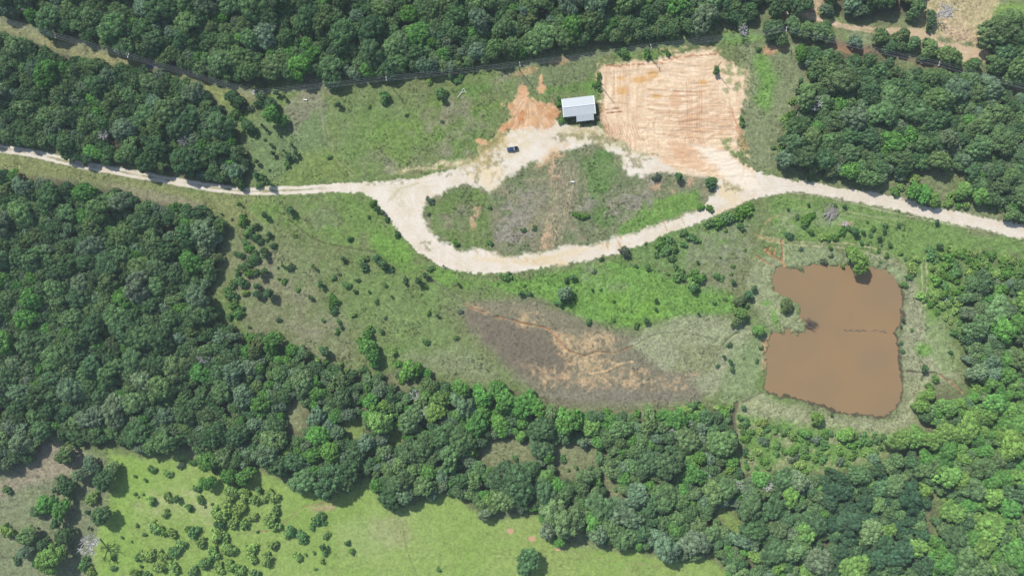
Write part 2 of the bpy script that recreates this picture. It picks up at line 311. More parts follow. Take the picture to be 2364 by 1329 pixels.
# pond surroundings
paint([(1700,930),(1765,905),(1790,930),(1880,950),(1990,975),(2060,970),(2090,920),(2090,860),(2150,880),(2120,930),(2110,985),(2060,1010),(1960,1000),(1850,985),(1760,970),(1712,990)], C(166, 170, 126), .8, soft=26, warp=10, rough=1.1)
paint([(2085,620),(2120,640),(2130,720),(2150,800),(2230,880),(2160,880),(2090,870),(2085,780),(2090,700)], C(164, 166, 128), .8, soft=26, warp=10, rough=1.1)
paint([(2130,700),(2180,740),(2220,850),(2180,870),(2140,800)], C(140, 164, 102), .7, soft=22, warp=12)
paint([(2100,600),(2150,560),(2200,600),(2200,720),(2150,740),(2120,680)], C(116, 154, 66), .8, soft=24, warp=14)
paint(ell(2130, 808, 20, 17), C(112, 164, 60), .85, soft=12, warp=8)
paint([(1740,600),(1790,590),(1860,610),(1790,620),(1780,660),(1850,740),(1860,765),(1780,765),(1740,700),(1720,650)], C(156, 164, 120), .8, soft=24, warp=10, rough=1.1)
paint([(1800,560),(1980,590),(2060,610),(2120,640),(2080,650),(1990,612),(1800,612)], C(146, 160, 112), .8, soft=18, warp=8, rough=1.1)
for p in [(1790,735,8,26,-20),(1768,700,12,8,0)]: paint(ell(*p), C(110, 160, 60), .8, soft=8, warp=6)
paint([(1760,780),(1778,775),(1772,830),(1764,880),(1756,850)], C(200, 160, 124), .7, soft=8, warp=4, cut=(-.2, .1, 8))
paint([(1770,458),(1850,448),(2000,478),(2150,512),(2320,550),(2364,560),(2364,590),(2150,570),(2100,620),(2040,590),(1900,560),(1800,545)], C(114, 150, 70), .85, soft=24, warp=14)
for p in [(1900,505,70,18,8),(1960,580,90,14,8),(1820,520,30,34,0),(2050,600,50,12,20)]: paint(ell(*p), C(146, 158, 116), .6, soft=22, warp=14, cut=(-.2, .1, 16))
paint(ell(1955, 520, 16, 10), C(190, 160, 134), .7, soft=8, warp=6)
# SE shrubland
SEP = [(1700,955),(1760,965),(1900,990),(2040,1005),(2110,985),(2140,1000),(2060,1045),(1960,1080),(1850,1095),(1760,1085),(1715,1085),(1705,1010)]
paint(SEP, C(112, 156, 68), .85, soft=24, warp=12); paint(SEP, C(160, 158, 120), .6, soft=20, warp=12, cut=(0, .15, 26))
paint([(2150,560),(2364,590),(2440,620),(2440,1400),(2200,1400),(2150,1200),(2200,1000),(2240,870),(2160,660)], C(108, 146, 66), .6, soft=40, warp=16)

# ---- chalk road, yard, clay clearing
ROAD_MASK = np.zeros((NY, NX)); LOT_MASK = np.zeros((NY, NX))
ROAD = [(700,431),(780,425),(860,419),(930,416),(985,405),(1040,392),(1095,372),(1118,348),(1160,322),(1175,298),(1210,285),(1260,275),(1292,279),(1322,292),(1380,290),(1405,315),(1445,350),(1500,362),(1560,345),(1620,330),(1672,350),(1712,380),(1750,398),(1784,405),(1840,418),(1870,418),(1920,430),(1990,440),(2060,452),(2100,462),(2140,478),(2185,485),(2230,492),(2290,505),(2364,520),(2540,550),(2540,586),(2364,552),(2310,540),(2260,527),(2190,512),(2130,500),(2060,480),(2000,470),(1950,460),(1870,447),(1830,443),(1764,453),(1740,460),(1690,480),(1640,502),(1600,521),(1540,541),(1480,566),(1420,586),(1350,601),(1280,613),(1200,626),(1160,630),(1100,631),(1060,626),(1020,614),(990,600),(965,582),(945,560),(925,540),(905,512),(885,490),(865,462),(840,446),(800,441),(700,447)]
sR, mR = poly_mask(ROAD, 3.5, 3.5, 5)
_, mI = sR, None
x, y = X[sR], Y[sR]
dI = sdf(ISL, x, y) + 17 * fbm(x, y, 26, 3, 3) + 13 * N_f[sR]
mR = mR * sstep(-6, 5, dI)
ROAD_MASK[sR] = mR
WR = [(-170,318),(-60,335),(0,343),(60,352),(120,364),(180,379),(250,391),(330,406),(400,418),(450,427),(520,437),(560,441),(620,441),(700,438),(760,434),(830,431)]
wl = smooth_line(WR, 4); sW = box_of(wl, 30); x, y = X[sW], Y[sW]
d = np.full(x.shape, 1e18)
for (x0, y0), (x1, y1) in zip(wl[:-1], wl[1:]):
    ex, ey = x1 - x0, y1 - y0
    t = np.clip(((x - x0) * ex + (y - y0) * ey) / (ex * ex + ey * ey + 1e-9), 0, 1)
    d = np.minimum(d, (x - x0 - t * ex) ** 2 + (y - y0 - t * ey) ** 2)
d = np.sqrt(d); dc = d + 2.2 * fbm(x, y, 12, 8, 2) * 2
mW = sstep(10.2, 7.6, dc)
med = sstep(3.0, 1.4, dc) * sstep(780, 700, x) * sstep(-.12, .12, fbm(x, y, 26, 91, 2) + .05)
ROAD_MASK[sW] = np.maximum(ROAD_MASK[sW], mW)
CH = lerp(CHALK, C(224, 208, 182, .76), np.clip(.25 + 1.6 * N_m + .7 * N_f, 0, 1))
COL[:] = COL * (1 - ROAD_MASK[..., None]) + CH * ROAD_MASK[..., None]
ROUGH = ROUGH * (1 - ROAD_MASK) + .10 * ROAD_MASK
COL[sW] = COL[sW] * (1 - .8 * med[..., None]) + C(140, 142, 96) * .8 * med[..., None]
# cream / worn parts of the yard
for p, c, a in [((1000,385,90,8,-8), CREAM, .8), ((1110,385,40,26,-50), CREAM, .7), ((1135,410,26,30,30), CREAM, .7), ((1190,330,50,30,-40), C(214,196,150,.8), .5), ((1345,310,55,20,4), C(214,200,160,.8), .7),
                ((1470,330,60,30,20), C(222,206,172,.8), .7), ((1410,320,40,26,0), C(206,196,150,.8), .6), ((1200,602,110,10,2), CREAM, .9), ((1330,580,100,6,-12), CREAM, .8),
                ((1690,440,30,24,-30), CREAM, .9), ((1700,470,60,8,-26), C(222,196,152,.8), .8), ((1140,330,40,22,-30), C(216,190,140,.8), .6), ((1275,360,50,12,-30), C(220,186,144,.8), .7)]:
    paint(ell(*p), c, a, soft=12, warp=9, fine=4, cut=(-.25, .05, 12), seed=int(p[0]))
for p in [(1000,392,70,4,-7),(1110,350,60,10,-30),(1100,405,5,26,8),(1390,322,34,15,20),(1340,318,70,9,0),(1460,368,36,22,20),(1510,350,36,12,-20),(1670,425,20,14,30),(1700,432,16,12,0),(1130,372,30,14,-20),(1050,402,50,3,-3),(900,424,70,4,-3),(985,565,10,14,-40)]:
    paint(ell(*p), C(138, 134, 92), .7, soft=8, warp=8, fine=5, rough=.8, cut=(-.1, .1, 8), seed=int(p[0]) + 3)
for p in [(1125,352,46,24,-35),(1100,380,36,14,-20),(1148,398,18,30,20),(1345,300,44,14,4),(1165,330,14,16,0)]: paint(ell(*p), C(176, 160, 106, .84), .55, soft=14, warp=14, fine=8, rough=.6, cut=(-.15, .15, 8), seed=int(p[0]))
for p in [(1340,283,44,7,0),(1316,272,20,9,0),(1380,262,7,22,0),(1290,250,10,30,0)]: paint(ell(*p), C(86, 98, 60), .9, soft=7, warp=6, fine=5, rough=.9)  # dark soil and grass round the shed, painted to deepen its shadow
# clay patches west of the shed
OW = [(1172,245),(1196,215),(1205,195),(1218,225),(1240,236),(1272,235),(1285,262),(1275,285),(1240,300),(1200,300),(1160,308),(1148,300),(1180,272)]
sl_, m = paint(OW, CLAY_D, .95, soft=10, warp=14, fine=12, rough=.3); LOT_MASK[sl_] = np.maximum(LOT_MASK[sl_], m)
paint(OW, C(226, 186, 146, .84), .8, soft=12, warp=10, cut=(-.05, .1, 14))
xw, yw = X[sl_], Y[sl_]; ag = np.arctan2(yw - 205, xw - 1222); fan = vnoise(ag * 60, np.hypot(xw - 1222, yw - 205) * .12, 2.2, 88) - .5 + .8 * N_m[sl_]
mf = (m * np.clip(.35 + 2.2 * fan, 0, 1) * .7)[..., None]; COL[sl_] = COL[sl_] * (1 - mf) + C(206, 160, 116, .82) * mf
mf = (m * sstep(.1, .4, -fan) * .8)[..., None]; COL[sl_] = COL[sl_] * (1 - mf) + C(236, 206, 172, .82) * mf; Z[sl_] += .35 * m * fan
for p in [(1255,248,18,10,20),(1275,262,14,10,0),(1182,246,10,8,0),(1165,290,16,8,-30),(1205,268,10,14,20)]: paint(ell(*p), ORANGE, .8, soft=8, warp=8, cut=(-.2, .05, 10))
for k in range(10): stroke([(1205+k, 255), (1190+2*k, 275), (1160+6*k, 298+(k % 3)*3)], 1.5, C(190, 128, 78), .6, depth=.08, seed=k)
for p in [(1205,206,14,10,0),(1249,182,5,14,10),(1250,205,8,10,0),(1110,328,14,5,20),(1208,215,8,14,0)]: paint(ell(*p), C(218, 172, 130), .85, soft=5, warp=5, rough=.3)
# clearing
LOT = [(1384,172),(1388,152),(1410,148),(1460,143),(1500,146),(1525,132),(1560,128),(1600,120),(1650,120),(1662,134),(1692,150),(1716,168),(1722,190),(1716,232),(1702,275),(1700,320),(1712,352),(1690,350),(1720,385),(1740,410),(1700,412),(1640,404),(1570,398),(1540,378),(1500,350),(1450,330),(1410,312),(1390,285),(1388,262),(1382,215)]
lc = (1550, 250)
paint([(lc[0] + (p[0]-lc[0])*1.07, lc[1] + (p[1]-lc[1])*1.08) for p in LOT[:20]] + LOT[20:], C(206, 184, 142, .84), .8, soft=10, warp=16, fine=9, rough=.6, cut=(-.05, .12, 9))
sl_, m = paint(LOT, CLAY, 1, soft=12, warp=13, fine=7, rough=.35); LOT_MASK[sl_] = np.maximum(LOT_MASK[sl_], m)
LM = np.zeros((NY, NX)); LM[sl_] = m
x, y = X[sl_], Y[sl_]
wq = 30 * fbm(x, y, 90, 27, 2); wp_ = 34 * fbm(x, y, 110, 29, 2)
streak = fbm(x / 5.0, y + wq + .0012 * (x - 1560) ** 2 * .5, 5, 21, 3); streak2 = fbm(x + wp_, y / 5.0, 6, 23, 3)
dirw = np.clip(sstep(1500, 1470, x) * sstep(300, 262, y) + sstep(275, 300, y) * sstep(1480, 1450, x) + sstep(.08, .2, fbm(x, y, 80, 33, 2)) * .5, 0, 1)
sk = streak * (1 - dirw) + streak2 * dirw
inl = sstep(120, 330, x - 1300) * m
COL[sl_] = COL[sl_] * (1 - (m * .6 * np.clip(.38 + 2.4 * sk, 0, 1))[..., None]) + CLAY_D * (m * .6 * np.clip(.38 + 2.4 * sk, 0, 1))[..., None]
COL[sl_] = COL[sl_] * (1 - (m * .5 * sstep(.05, .25, -sk + .3 * N_m[sl_]))[..., None]) + C(244, 220, 190, .84) * (m * .5 * sstep(.05, .25, -sk + .3 * N_m[sl_]))[..., None]
Z[sl_] += m * .55 * sk
rr = random.Random(3)
for k in range(24):
    yy = 205 + rr.random() * 125; x0 = 1490 + rr.random() * 90; x1 = x0 + 30 + rr.random() * 110; b = rr.uniform(-8, 6)
    x1 = min(x1, 1700)
    stroke([(x0, yy), ((x0+x1)/2, yy+b*.5), (x1, yy+b)], rr.uniform(1.5, 2.6), C(186, 136, 98, .84), rr.uniform(.2, .5), depth=rr.uniform(.08, .2), wob=1, seed=k)
for k in range(16):
    r = 40 + k * 6
    stroke([(1560+r*.1, 262+k*3.2), (1620, 243+k*4.2), (1660, 240+k*4.6), (1694, 246+k*4)], rr.uniform(1.6, 2.6), C(184, 132, 94, .84), rr.uniform(.25, .55), depth=rr.uniform(.08, .2), wob=1, seed=k+40)
for k in range(6):
    xx = 1585 + k * 5 + (k > 2) * 8
    stroke([(xx, 190), (xx+3, 250), (xx+2, 300), (xx+12, 345)], 2.0, C(192, 144, 106, .84), .6, depth=.15, wob=.8, seed=k)
for k in range(14):
    xx = 1392 + k * 6.2
    stroke([(xx, 282+(k % 4)*3), (xx+4, 305), (xx+14, 326)], 1.9, C(186, 134, 100, .84), .55, depth=.16, wob=1, seed=k+9)
for k in range(6): stroke([(1418+k*7+(k > 3)*6, 158), (1419+k*7+(k > 3)*6, 215)], 2.4, C(212, 172, 124, .84), .5, depth=.05, wob=.6, seed=k)
for k in range(5): stroke([(1383+k*2.5, 240), (1388+k*3, 275), (1400+k*4, 310)], 2, C(180, 126, 92, .84), .5, depth=.12, seed=k)
for a_ in [((1398,254),(1430,250)), ((1400,262),(1434,258))]: stroke(list(a_), 2.6, C(160, 112, 84, .84), .9, depth=.3, sm=1)
for k in range(16):
    xx = rr.uniform(1400, 1690); yy = rr.uniform(215, 330); an = rr.choice([0, 0, math.pi/2, rr.uniform(0, 3.1)]); L = rr.uniform(14, 46)
    stroke([(xx, yy), (xx+L*math.cos(an)*.5, yy+L*math.sin(an)*.5+rr.uniform(-4, 4)), (xx+L*math.cos(an), yy+L*math.sin(an))], 1.8, C(186, 136, 100, .84), .5, depth=.12, wob=1, seed=k+90)
for k in range(9): stroke([(1545+k*8, 300), (1560+k*9, 340), (1580+k*10, 372), (1620+k*10, 400)], 3, C(216, 174, 134, .84), .25, depth=.05, wob=2, seed=k+20)
for k in range(7): stroke([(1690+k*3, 250+k*8), (1700+k*2, 300), (1706+k*4, 345)], 2, C(196, 142, 104, .84), .55, depth=.12, seed=k+60)
for k in range(22):   # bulldozed bank at the top edge
    xx = 1400 + k * 12; yy = np.interp(xx, [1400, 1500, 1560, 1650], [152, 148, 132, 124])
    stroke([(xx, yy), (xx+rr.uniform(4, 12), yy+rr.uniform(-3, 4))], 3.5, C(176, 116, 82, .84), .7, depth=rr.uniform(-.4, .3), wob=2, seed=k, sm=1)
for p in [(1478,184,16,7,-4),(1508,172,12,8,0),(1435,210,12,9,0),(1432,180,8,5,0),(1623,190,9,6,0),(1516,222,9,5,0)]:
    paint(ell(*p), C(208, 160, 98, .86), .92, soft=4, warp=3, fine=1, rough=.02); paint(ell(p[0], p[1], p[2]*1.5, p[3]*1.5), C(214, 176, 128, .86), .4, soft=8)
for p in [(1560,230,11,22,0),(1575,345,40,16,25),(1590,370,40,14,20),(1545,370,14,10,0)]: paint(ell(*p), C(210, 164, 126, .84), .5, soft=8, warp=5, rough=.15)
paint([(1600,335),(1680,350),(1730,400),(1760,440),(1700,425),(1650,385)], C(240, 226, 204, .82), .85, soft=16, warp=8, rough=.12)
paint([(1664,320),(1690,318),(1684,350),(1668,345)], C(120, 142, 78), .85, soft=8, warp=6, rough=.9, cut=(-.2, .05, 10))
for k in range(12): paint(ell(1690+rr.uniform(-20, 26), rr.uniform(140, 210), rr.uniform(4, 10), rr.uniform(3, 6), rr.uniform(0, 90)), C(150, 158, 106), .75, soft=5, warp=5, rough=.8)
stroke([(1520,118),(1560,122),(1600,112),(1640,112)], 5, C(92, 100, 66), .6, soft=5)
# road details: washouts, twin turns
for p in [[(1400,562),(1406,580)], [(1428,556),(1436,576)], [(1571,496),(1582,522)], [(1533,512),(1541,534)], [(1436,553),(1430,545)]]:
    stroke(p, 3.4, C(196, 164, 116, .82), .9, depth=.15, sm=1, wob=2)
for k in range(5): stroke([(935+k*4, 432), (925+k*5, 452), (930+k*6, 478), (940+k*6, 500)], 1.5, C(206, 194, 160, .8), .7, wob=1, seed=k)
for k in range(4): stroke([(892+k*5, 470-k*3), (915+k*4, 440-k*2), (945+k*3, 428), (965, 424)], 1.8, C(200, 188, 150, .8), .7, wob=1, seed=k+5)
paint([(905,440),(925,432),(935,470),(925,485),(905,460)], C(196, 186, 148, .82), .55, soft=10, warp=5, cut=(-.2, .1, 8))
for k in range(3): stroke([(840, 424+k*5), (900, 421+k*6), (960, 414+k*9), (1010, 405+k*12)], 1.6, C(212, 200, 170, .8), .6, seed=k)
for k in range(5): stroke([(1185+k*8, 605+k*2), (1240+k*8, 595+k*3), (1300, 588+k*3)], 1.8, C(212, 190, 146, .8), .6, seed=k)
for k in range(5): stroke([(1764, 412+k*7), (1900, 430+k*6), (2100, 468+k*8), (2364, 525+k*6)], 2.2, C(214, 200, 176, .8), .45, seed=k, depth=.05)
for k in range(5): stroke([(1000+k*5, 585-k*7), (1060, 620-k*6), (1200, 618-k*5), (1400, 580-k*6), (1600, 512-k*6), (1700, 466-k*5)], 2.0, C(216, 202, 178, .8), .4, seed=k, depth=.05)
for k in range(4): stroke([(900+k*6, 440), (915+k*7, 480), (950+k*8, 530), (1000+k*8, 585)], 2.0, C(216, 202, 178, .8), .4, seed=k, depth=.05)
# creek, gullies, trails
for p, wd, c, a, dp in [
    ([(652,470),(672,505),(700,535),(740,558),(790,570),(868,582)], 4, C(96, 98, 70), .75, .25), ([(985,640),(1010,655),(1040,678),(1072,698)], 4, C(112, 112, 92), .8, .3),
    ([(1072,696),(1082,708),(1100,715),(1120,722)], 3.5, C(174, 130, 96), .8, .5), ([(1140,730),(1180,738),(1215,748),(1262,758),(1285,780),(1310,806),(1350,822)], 4, C(156, 122, 90), .85, .7),
    ([(1350,822),(1380,812),(1420,814),(1450,803),(1466,797)], 3, C(150, 122, 84), .75, .4), ([(1262,757),(1280,770),(1300,800)], 8, C(196, 160, 122), .6, 0),
    ([(1466,797),(1520,770),(1600,772),(1660,785),(1700,770),(1725,762)], 2.2, C(108, 116, 78), .6, .2), ([(1665,800),(1690,775),(1722,762),(1770,756),(1800,740)], 3, C(80, 92, 58), .7, .4),
    ([(1745,590),(1765,604),(1782,612)], 4, C(178, 132, 100), .8, .5), ([(1766,575),(1785,590),(1802,600),(1808,585),(1806,555)], 5, C(186, 138, 104), .85, .8), ([(1806,600),(1812,618)], 6, C(192, 140, 104), .95, .6), ([(1772,582),(1778,570)], 4, C(186, 132, 98), .9, .5), ([(1784,592),(1790,572)], 3, C(186, 132, 98), .9, .5),
    ([(1742,540),(1770,552),(1806,556)], 3.5, C(196, 158, 122), .6, .1), ([(1748,562),(1758,535),(1772,510),(1790,500),(1806,498)], 3, C(190, 160, 124), .5, .1),
    ([(2095,856),(2130,860),(2165,862),(2190,880),(2225,905)], 3.5, C(88, 78, 62), .85, .5), ([(2170,866),(2200,885),(2222,905)], 5, C(190, 150, 118), .6, .1),
    ([(1764,905),(1735,918),(1708,935)], 3, C(110, 104, 84), .7, .3), ([(1702,930),(1696,960),(1698,990),(1705,1030),(1730,1060)], 9, C(104, 90, 80), .75, .6),
    ([(1765,546),(1850,558),(1960,562),(2040,580),(2100,606)], 3, C(180, 172, 132), .65, .14), ([(1765,556),(1850,566),(1960,573),(2030,592),(2088,614)], 3, C(180, 172, 132), .65, .14),
    ([(1790,500),(1850,478),(1950,488),(2080,512)], 2.4, C(160, 160, 118), .6, .1), ([(1800,506),(1860,490),(1960,498),(2080,522)], 2.4, C(160, 160, 118), .6, .1), ([(1830,455),(1900,470),(1990,495),(2090,505)], 2.4, C(156, 158, 118), .55, .1),
    ([(2126,600),(2130,680),(2122,740),(2118,800)], 2.5, C(186, 176, 148), .7, .05), ([(2138,600),(2140,660),(2133,740),(2130,780)], 2.5, C(186, 176, 148), .7, .05),
    ([(750,285),(765,330),(790,372),(825,405)], 1.6, C(158, 158, 118), .6, .05), ([(744,292),(757,330),(782,376),(815,406)], 1.6, C(158, 158, 118), .6, .05), ([(742,180),(740,240),(748,290)], 5, C(156, 150, 128), .4, 0),
    ([(600,1226),(640,1220),(680,1185),(712,1166),(780,1158)], 2.6, C(150, 130, 96), .8, .1), ([(440,1270),(520,1240),(590,1228)], 2, C(138, 136, 92), .6, .1), ([(932,1225),(940,1270),(960,1320),(975,1360)], 2.2, C(122, 130, 82), .7, .1),
    ([(1290,1262),(1380,1290),(1480,1300),(1600,1320)], 3, C(156, 150, 108), .5, .05), ([(1300,1275),(1400,1305),(1500,1322)], 2, C(148, 148, 100), .4, .05), ([(970,1235),(1010,1248),(1100,1275),(1180,1280)], 1.8, C(126, 138, 80), .5, .08), ([(740,1310),(800,1312),(850,1298),(900,1290)], 1.8, C(128, 138, 82), .5, .08),
    ([(1625,180),(1640,178)], 1, None, 0, 0), ([(1720,80),(1735,120),(1728,160)], 2, C(170, 166, 120), .5, .05), ([(1728,82),(1743,118)], 2, C(170, 166, 120), .5, .05),
    ([(780,700),(900,690),(1030,705)], 1.6, C(118, 124, 82), .45, .05), ([(1325,180),(1345,176),(1370,180),(1384,180)], 3, C(124, 118, 92), .6, .2),
    ([(520,500),(560,520),(600,515)], 1.8, C(126, 128, 84), .4, .05), ([(1850,28),(1960,66),(2100,84),(2230,120)], 3, C(222, 198, 168, .84), .6, .1), ([(1900,55),(2000,72),(2150,98)], 3, C(190, 160, 128, .84), .5, .1)]:
    stroke(p, wd, c, a, depth=dp, soft=2.2, wob=2.2, rough=.5 if c is not None else None, seed=int(p[0][0]))
for k in range(9): stroke([(1100+k*16+rr.uniform(-5, 5), 575+k*3), (1108+k*16, 590+k*2)], 2, C(200, 168, 120), .6, sm=1, seed=k)
for k in range(16):
    xx, yy = 2270+rr.uniform(-90, 0), rr.uniform(20, 100); stroke([(xx, yy), (xx+rr.uniform(-30, 30), yy+rr.uniform(6, 20))], 2, C(188, 164, 130, .84), .6, depth=.1, sm=1, seed=k)

# ---- pond
POND = [(1788,622),(1800,618),(1812,616),(1832,618),(1846,626),(1856,622),(1862,612),(1880,610),(1900,609),(1930,611),(1965,614),(1995,613),(2020,617),(2045,624),(2062,636),(2074,650),(2082,670),(2085,700),(2084,725),(2080,740),(2072,756),(2066,768),(2070,782),(2076,805),(2079,830),(2083,860),(2084,880),(2083,905),(2074,925),(2066,944),(2052,956),(2038,962),(2020,961),(1990,957),(1960,951),(1930,948),(1905,940),(1882,930),(1858,922),(1838,914),(1815,911),(1795,912),(1778,908),(1766,898),(1763,885),(1765,860),(1770,830),(1772,800),(1778,780),(1784,762),(1798,766),(1810,770),(1813,757),(1822,756),(1826,768),(1842,770),(1859,764),(1861,752),(1852,742),(1842,736),(1847,712),(1842,705),(1828,694),(1806,684),(1788,672),(1781,655),(1782,636)]
sP = box_of(POND, 30); x, y = X[sP], Y[sP]
dP = sdf(POND, x, y) + 16 * fbm(x, y, 17, 71, 3) + 9 * fbm(x, y, 6, 72, 2)
Z[sP] = Z[sP] * sstep(0, 10, dP) + (-1.5 * sstep(9, -14, dP))
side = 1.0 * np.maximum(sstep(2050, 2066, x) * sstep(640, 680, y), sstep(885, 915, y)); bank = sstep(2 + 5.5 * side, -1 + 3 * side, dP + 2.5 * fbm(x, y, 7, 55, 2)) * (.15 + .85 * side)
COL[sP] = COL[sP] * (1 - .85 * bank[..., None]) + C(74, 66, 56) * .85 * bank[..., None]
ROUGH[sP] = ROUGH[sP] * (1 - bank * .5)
wetin = sstep(2, -5, dP)
COL[sP] = COL[sP] * (1 - wetin[..., None]) + C(120, 92, 70) * wetin[..., None]

# fine relief of tussocky ground is real height
tus = .55 * fbm(X, Y, 5.2, 101, 2) + .45 * fbm(X, Y, 11, 107, 2)
TA = np.where((X > -90) & (X < 2456) & (Y > -90) & (Y < 1421), 1.0, 0.0)
Z += TA * ROUGH * (.62 * tus) * (1 - ROAD_MASK)
Z += TA * ROAD_MASK * .06 * N_f
# speckle of colour at tussock scale
sp = 1 + TA * ROUGH * (.42 * vnoise(X, Y, 4.2, 201) + .30 * vnoise(X + 9, Y, 9, 203) - .36)
COL *= np.clip(sp, .5, 1.6)[..., None]
wd = vnoise(X, Y, 3.4, 301) * (.7 + .6 * vnoise(X, Y, 40, 303)); wm = TA * sstep(.80, .95, wd) * np.clip(ROUGH - .35, 0, .65) / .65 * .55
COL *= (1 - wm)[..., None] * np.ones(3)
lum = (COL * np.array([.3, .6, .1])).sum(-1); sat = .11 * np.clip(ROUGH, 0, 1.15) * sstep(.05, -.02, COL[..., 0] - COL[..., 1])
COL = COL * (1 - sat[..., None]) + (lum * sat)[..., None] * np.array([1.04, 1.0, .80]); COL *= (1 - .09 * np.clip(ROUGH, 0, 1))[..., None]
wx = (X - CX) * S; wy = (CY - Y) * S

# ------------------------------------------------------------------ materials
def new_mat(name):
    m = bpy.data.materials.new(name); m.use_nodes = True
    for n in list(m.node_tree.nodes): m.node_tree.nodes.remove(n)
    return m, m.node_tree
def simple(name, c, rough=.6, metal=0, var=.15, scale=3.0, spec=.3, bump=0.0):
    m, t = new_mat(name)
    out = t.nodes.new('ShaderNodeOutputMaterial'); b = t.nodes.new('ShaderNodeBsdfPrincipled')
    tc = t.nodes.new('ShaderNodeTexCoord'); nz = t.nodes.new('ShaderNodeTexNoise'); nz.inputs['Scale'].default_value = scale; nz.inputs['Detail'].default_value = 4
    mp = t.nodes.new('ShaderNodeMapRange'); mp.inputs[1].default_value = .3; mp.inputs[2].default_value = .7; mp.inputs[3].default_value = 1 - var; mp.inputs[4].default_value = 1 + var
    mx = t.nodes.new('ShaderNodeVectorMath'); mx.operation = 'SCALE'; mx.inputs[0].default_value = tuple(c[:3])
    t.links.new(tc.outputs['Object'], nz.inputs['Vector']); t.links.new(nz.outputs[0], mp.inputs[0]); t.links.new(mp.outputs[0], mx.inputs['Scale'])
    t.links.new(mx.outputs[0], b.inputs['Base Color']); b.inputs['Roughness'].default_value = rough; b.inputs['Metallic'].default_value = metal
    b.inputs['Specular IOR Level'].default_value = spec
    if bump:
        bp = t.nodes.new('ShaderNodeBump'); bp.inputs['Strength'].default_value = bump; t.links.new(nz.outputs[0], bp.inputs['Height']); t.links.new(bp.outputs[0], b.inputs['Normal'])
    t.links.new(b.outputs[0], out.inputs[0]); return m

def ground_material(name):
    m, t = new_mat(name)
    out = t.nodes.new('ShaderNodeOutputMaterial'); b = t.nodes.new('ShaderNodeBsdfPrincipled')
    at = t.nodes.new('ShaderNodeAttribute'); at.attribute_name = 'soil'
    tc = t.nodes.new('ShaderNodeTexCoord')
    n1 = t.nodes.new('ShaderNodeTexNoise'); n1.inputs['Scale'].default_value = .9; n1.inputs['Detail'].default_value = 5; n1.inputs['Roughness'].default_value = .65
    n2 = t.nodes.new('ShaderNodeTexNoise'); n2.inputs['Scale'].default_value = .42; n2.inputs['Detail'].default_value = 2
    for n in (n1, n2): t.links.new(tc.outputs['Object'], n.inputs['Vector'])
    mp = t.nodes.new('ShaderNodeMapRange'); mp.inputs[1].default_value = .3; mp.inputs[2].default_value = .7; mp.inputs[3].default_value = -.32; mp.inputs[4].default_value = .32
    t.links.new(n1.outputs[0], mp.inputs[0])
    ma = t.nodes.new('ShaderNodeMath'); ma.operation = 'MULTIPLY'; t.links.new(mp.outputs[0], ma.inputs[0])
    ra = t.nodes.new('ShaderNodeMath'); ra.operation = 'MULTIPLY_ADD'; ra.inputs[1].default_value = .85; ra.inputs[2].default_value = .15; t.links.new(at.outputs['Alpha'], ra.inputs[0]); t.links.new(ra.outputs[0], ma.inputs[1])
    ad = t.nodes.new('ShaderNodeMath'); ad.inputs[1].default_value = 1.0; t.links.new(ma.outputs[0], ad.inputs[0])
    sc = t.nodes.new('ShaderNodeVectorMath'); sc.operation = 'SCALE'; t.links.new(at.outputs['Color'], sc.inputs[0]); t.links.new(ad.outputs[0], sc.inputs['Scale'])
    t.links.new(sc.outputs[0], b.inputs['Base Color']); b.inputs['Roughness'].default_value = .95; b.inputs['Specular IOR Level'].default_value = .1
    hs = t.nodes.new('ShaderNodeMath'); hs.operation = 'ADD'; t.links.new(n1.outputs[0], hs.inputs[0]); t.links.new(n2.outputs[0], hs.inputs[1])
    bp = t.nodes.new('ShaderNodeBump'); bp.inputs['Distance'].default_value = .55
    st_ = t.nodes.new('ShaderNodeMath'); st_.operation = 'MULTIPLY'; st_.use_clamp = True; st_.inputs[1].default_value = .6; t.links.new(at.outputs['Alpha'], st_.inputs[0])
    t.links.new(hs.outputs[0], bp.inputs['Height']); t.links.new(st_.outputs[0], bp.inputs['Strength']); t.links.new(bp.outputs[0], b.inputs['Normal'])
    t.links.new(b.outputs[0], out.inputs[0]); return m

def leaf_material():
    m, t = new_mat('foliage')
    out = t.nodes.new('ShaderNodeOutputMaterial')
    at = t.nodes.new('ShaderNodeAttribute'); at.attribute_type = 'INSTANCER'; at.attribute_name = 'tint'
    ge = t.nodes.new('ShaderNodeNewGeometry')
    mp = t.nodes.new('ShaderNodeMapRange'); mp.inputs[3].default_value = .60; mp.inputs[4].default_value = 1.38
    t.links.new(ge.outputs['Random Per Island'], mp.inputs[0])
    sc = t.nodes.new('ShaderNodeVectorMath'); sc.operation = 'SCALE'; t.links.new(at.outputs['Color'], sc.inputs[0]); t.links.new(mp.outputs[0], sc.inputs['Scale'])
    d = t.nodes.new('ShaderNodeBsdfDiffuse'); d.inputs['Roughness'].default_value = .4; tr = t.nodes.new('ShaderNodeBsdfTranslucent'); mx = t.nodes.new('ShaderNodeMixShader'); mx.inputs[0].default_value = .20
    cl = t.nodes.new('ShaderNodeAttribute'); cl.attribute_name = 'clump'; s2 = t.nodes.new('ShaderNodeVectorMath'); s2.operation = 'SCALE'
    t.links.new(sc.outputs[0], s2.inputs[0]); t.links.new(cl.outputs['Fac'], s2.inputs['Scale']); sc = s2
    t.links.new(sc.outputs[0], d.inputs[0]); t.links.new(sc.outputs[0], tr.inputs[0]); t.links.new(d.outputs[0], mx.inputs[1]); t.links.new(tr.outputs[0], mx.inputs[2])
    t.links.new(mx.outputs[0], out.inputs[0]); return m
LEAF = leaf_material(); GROUND = ground_material('soil_and_grass')
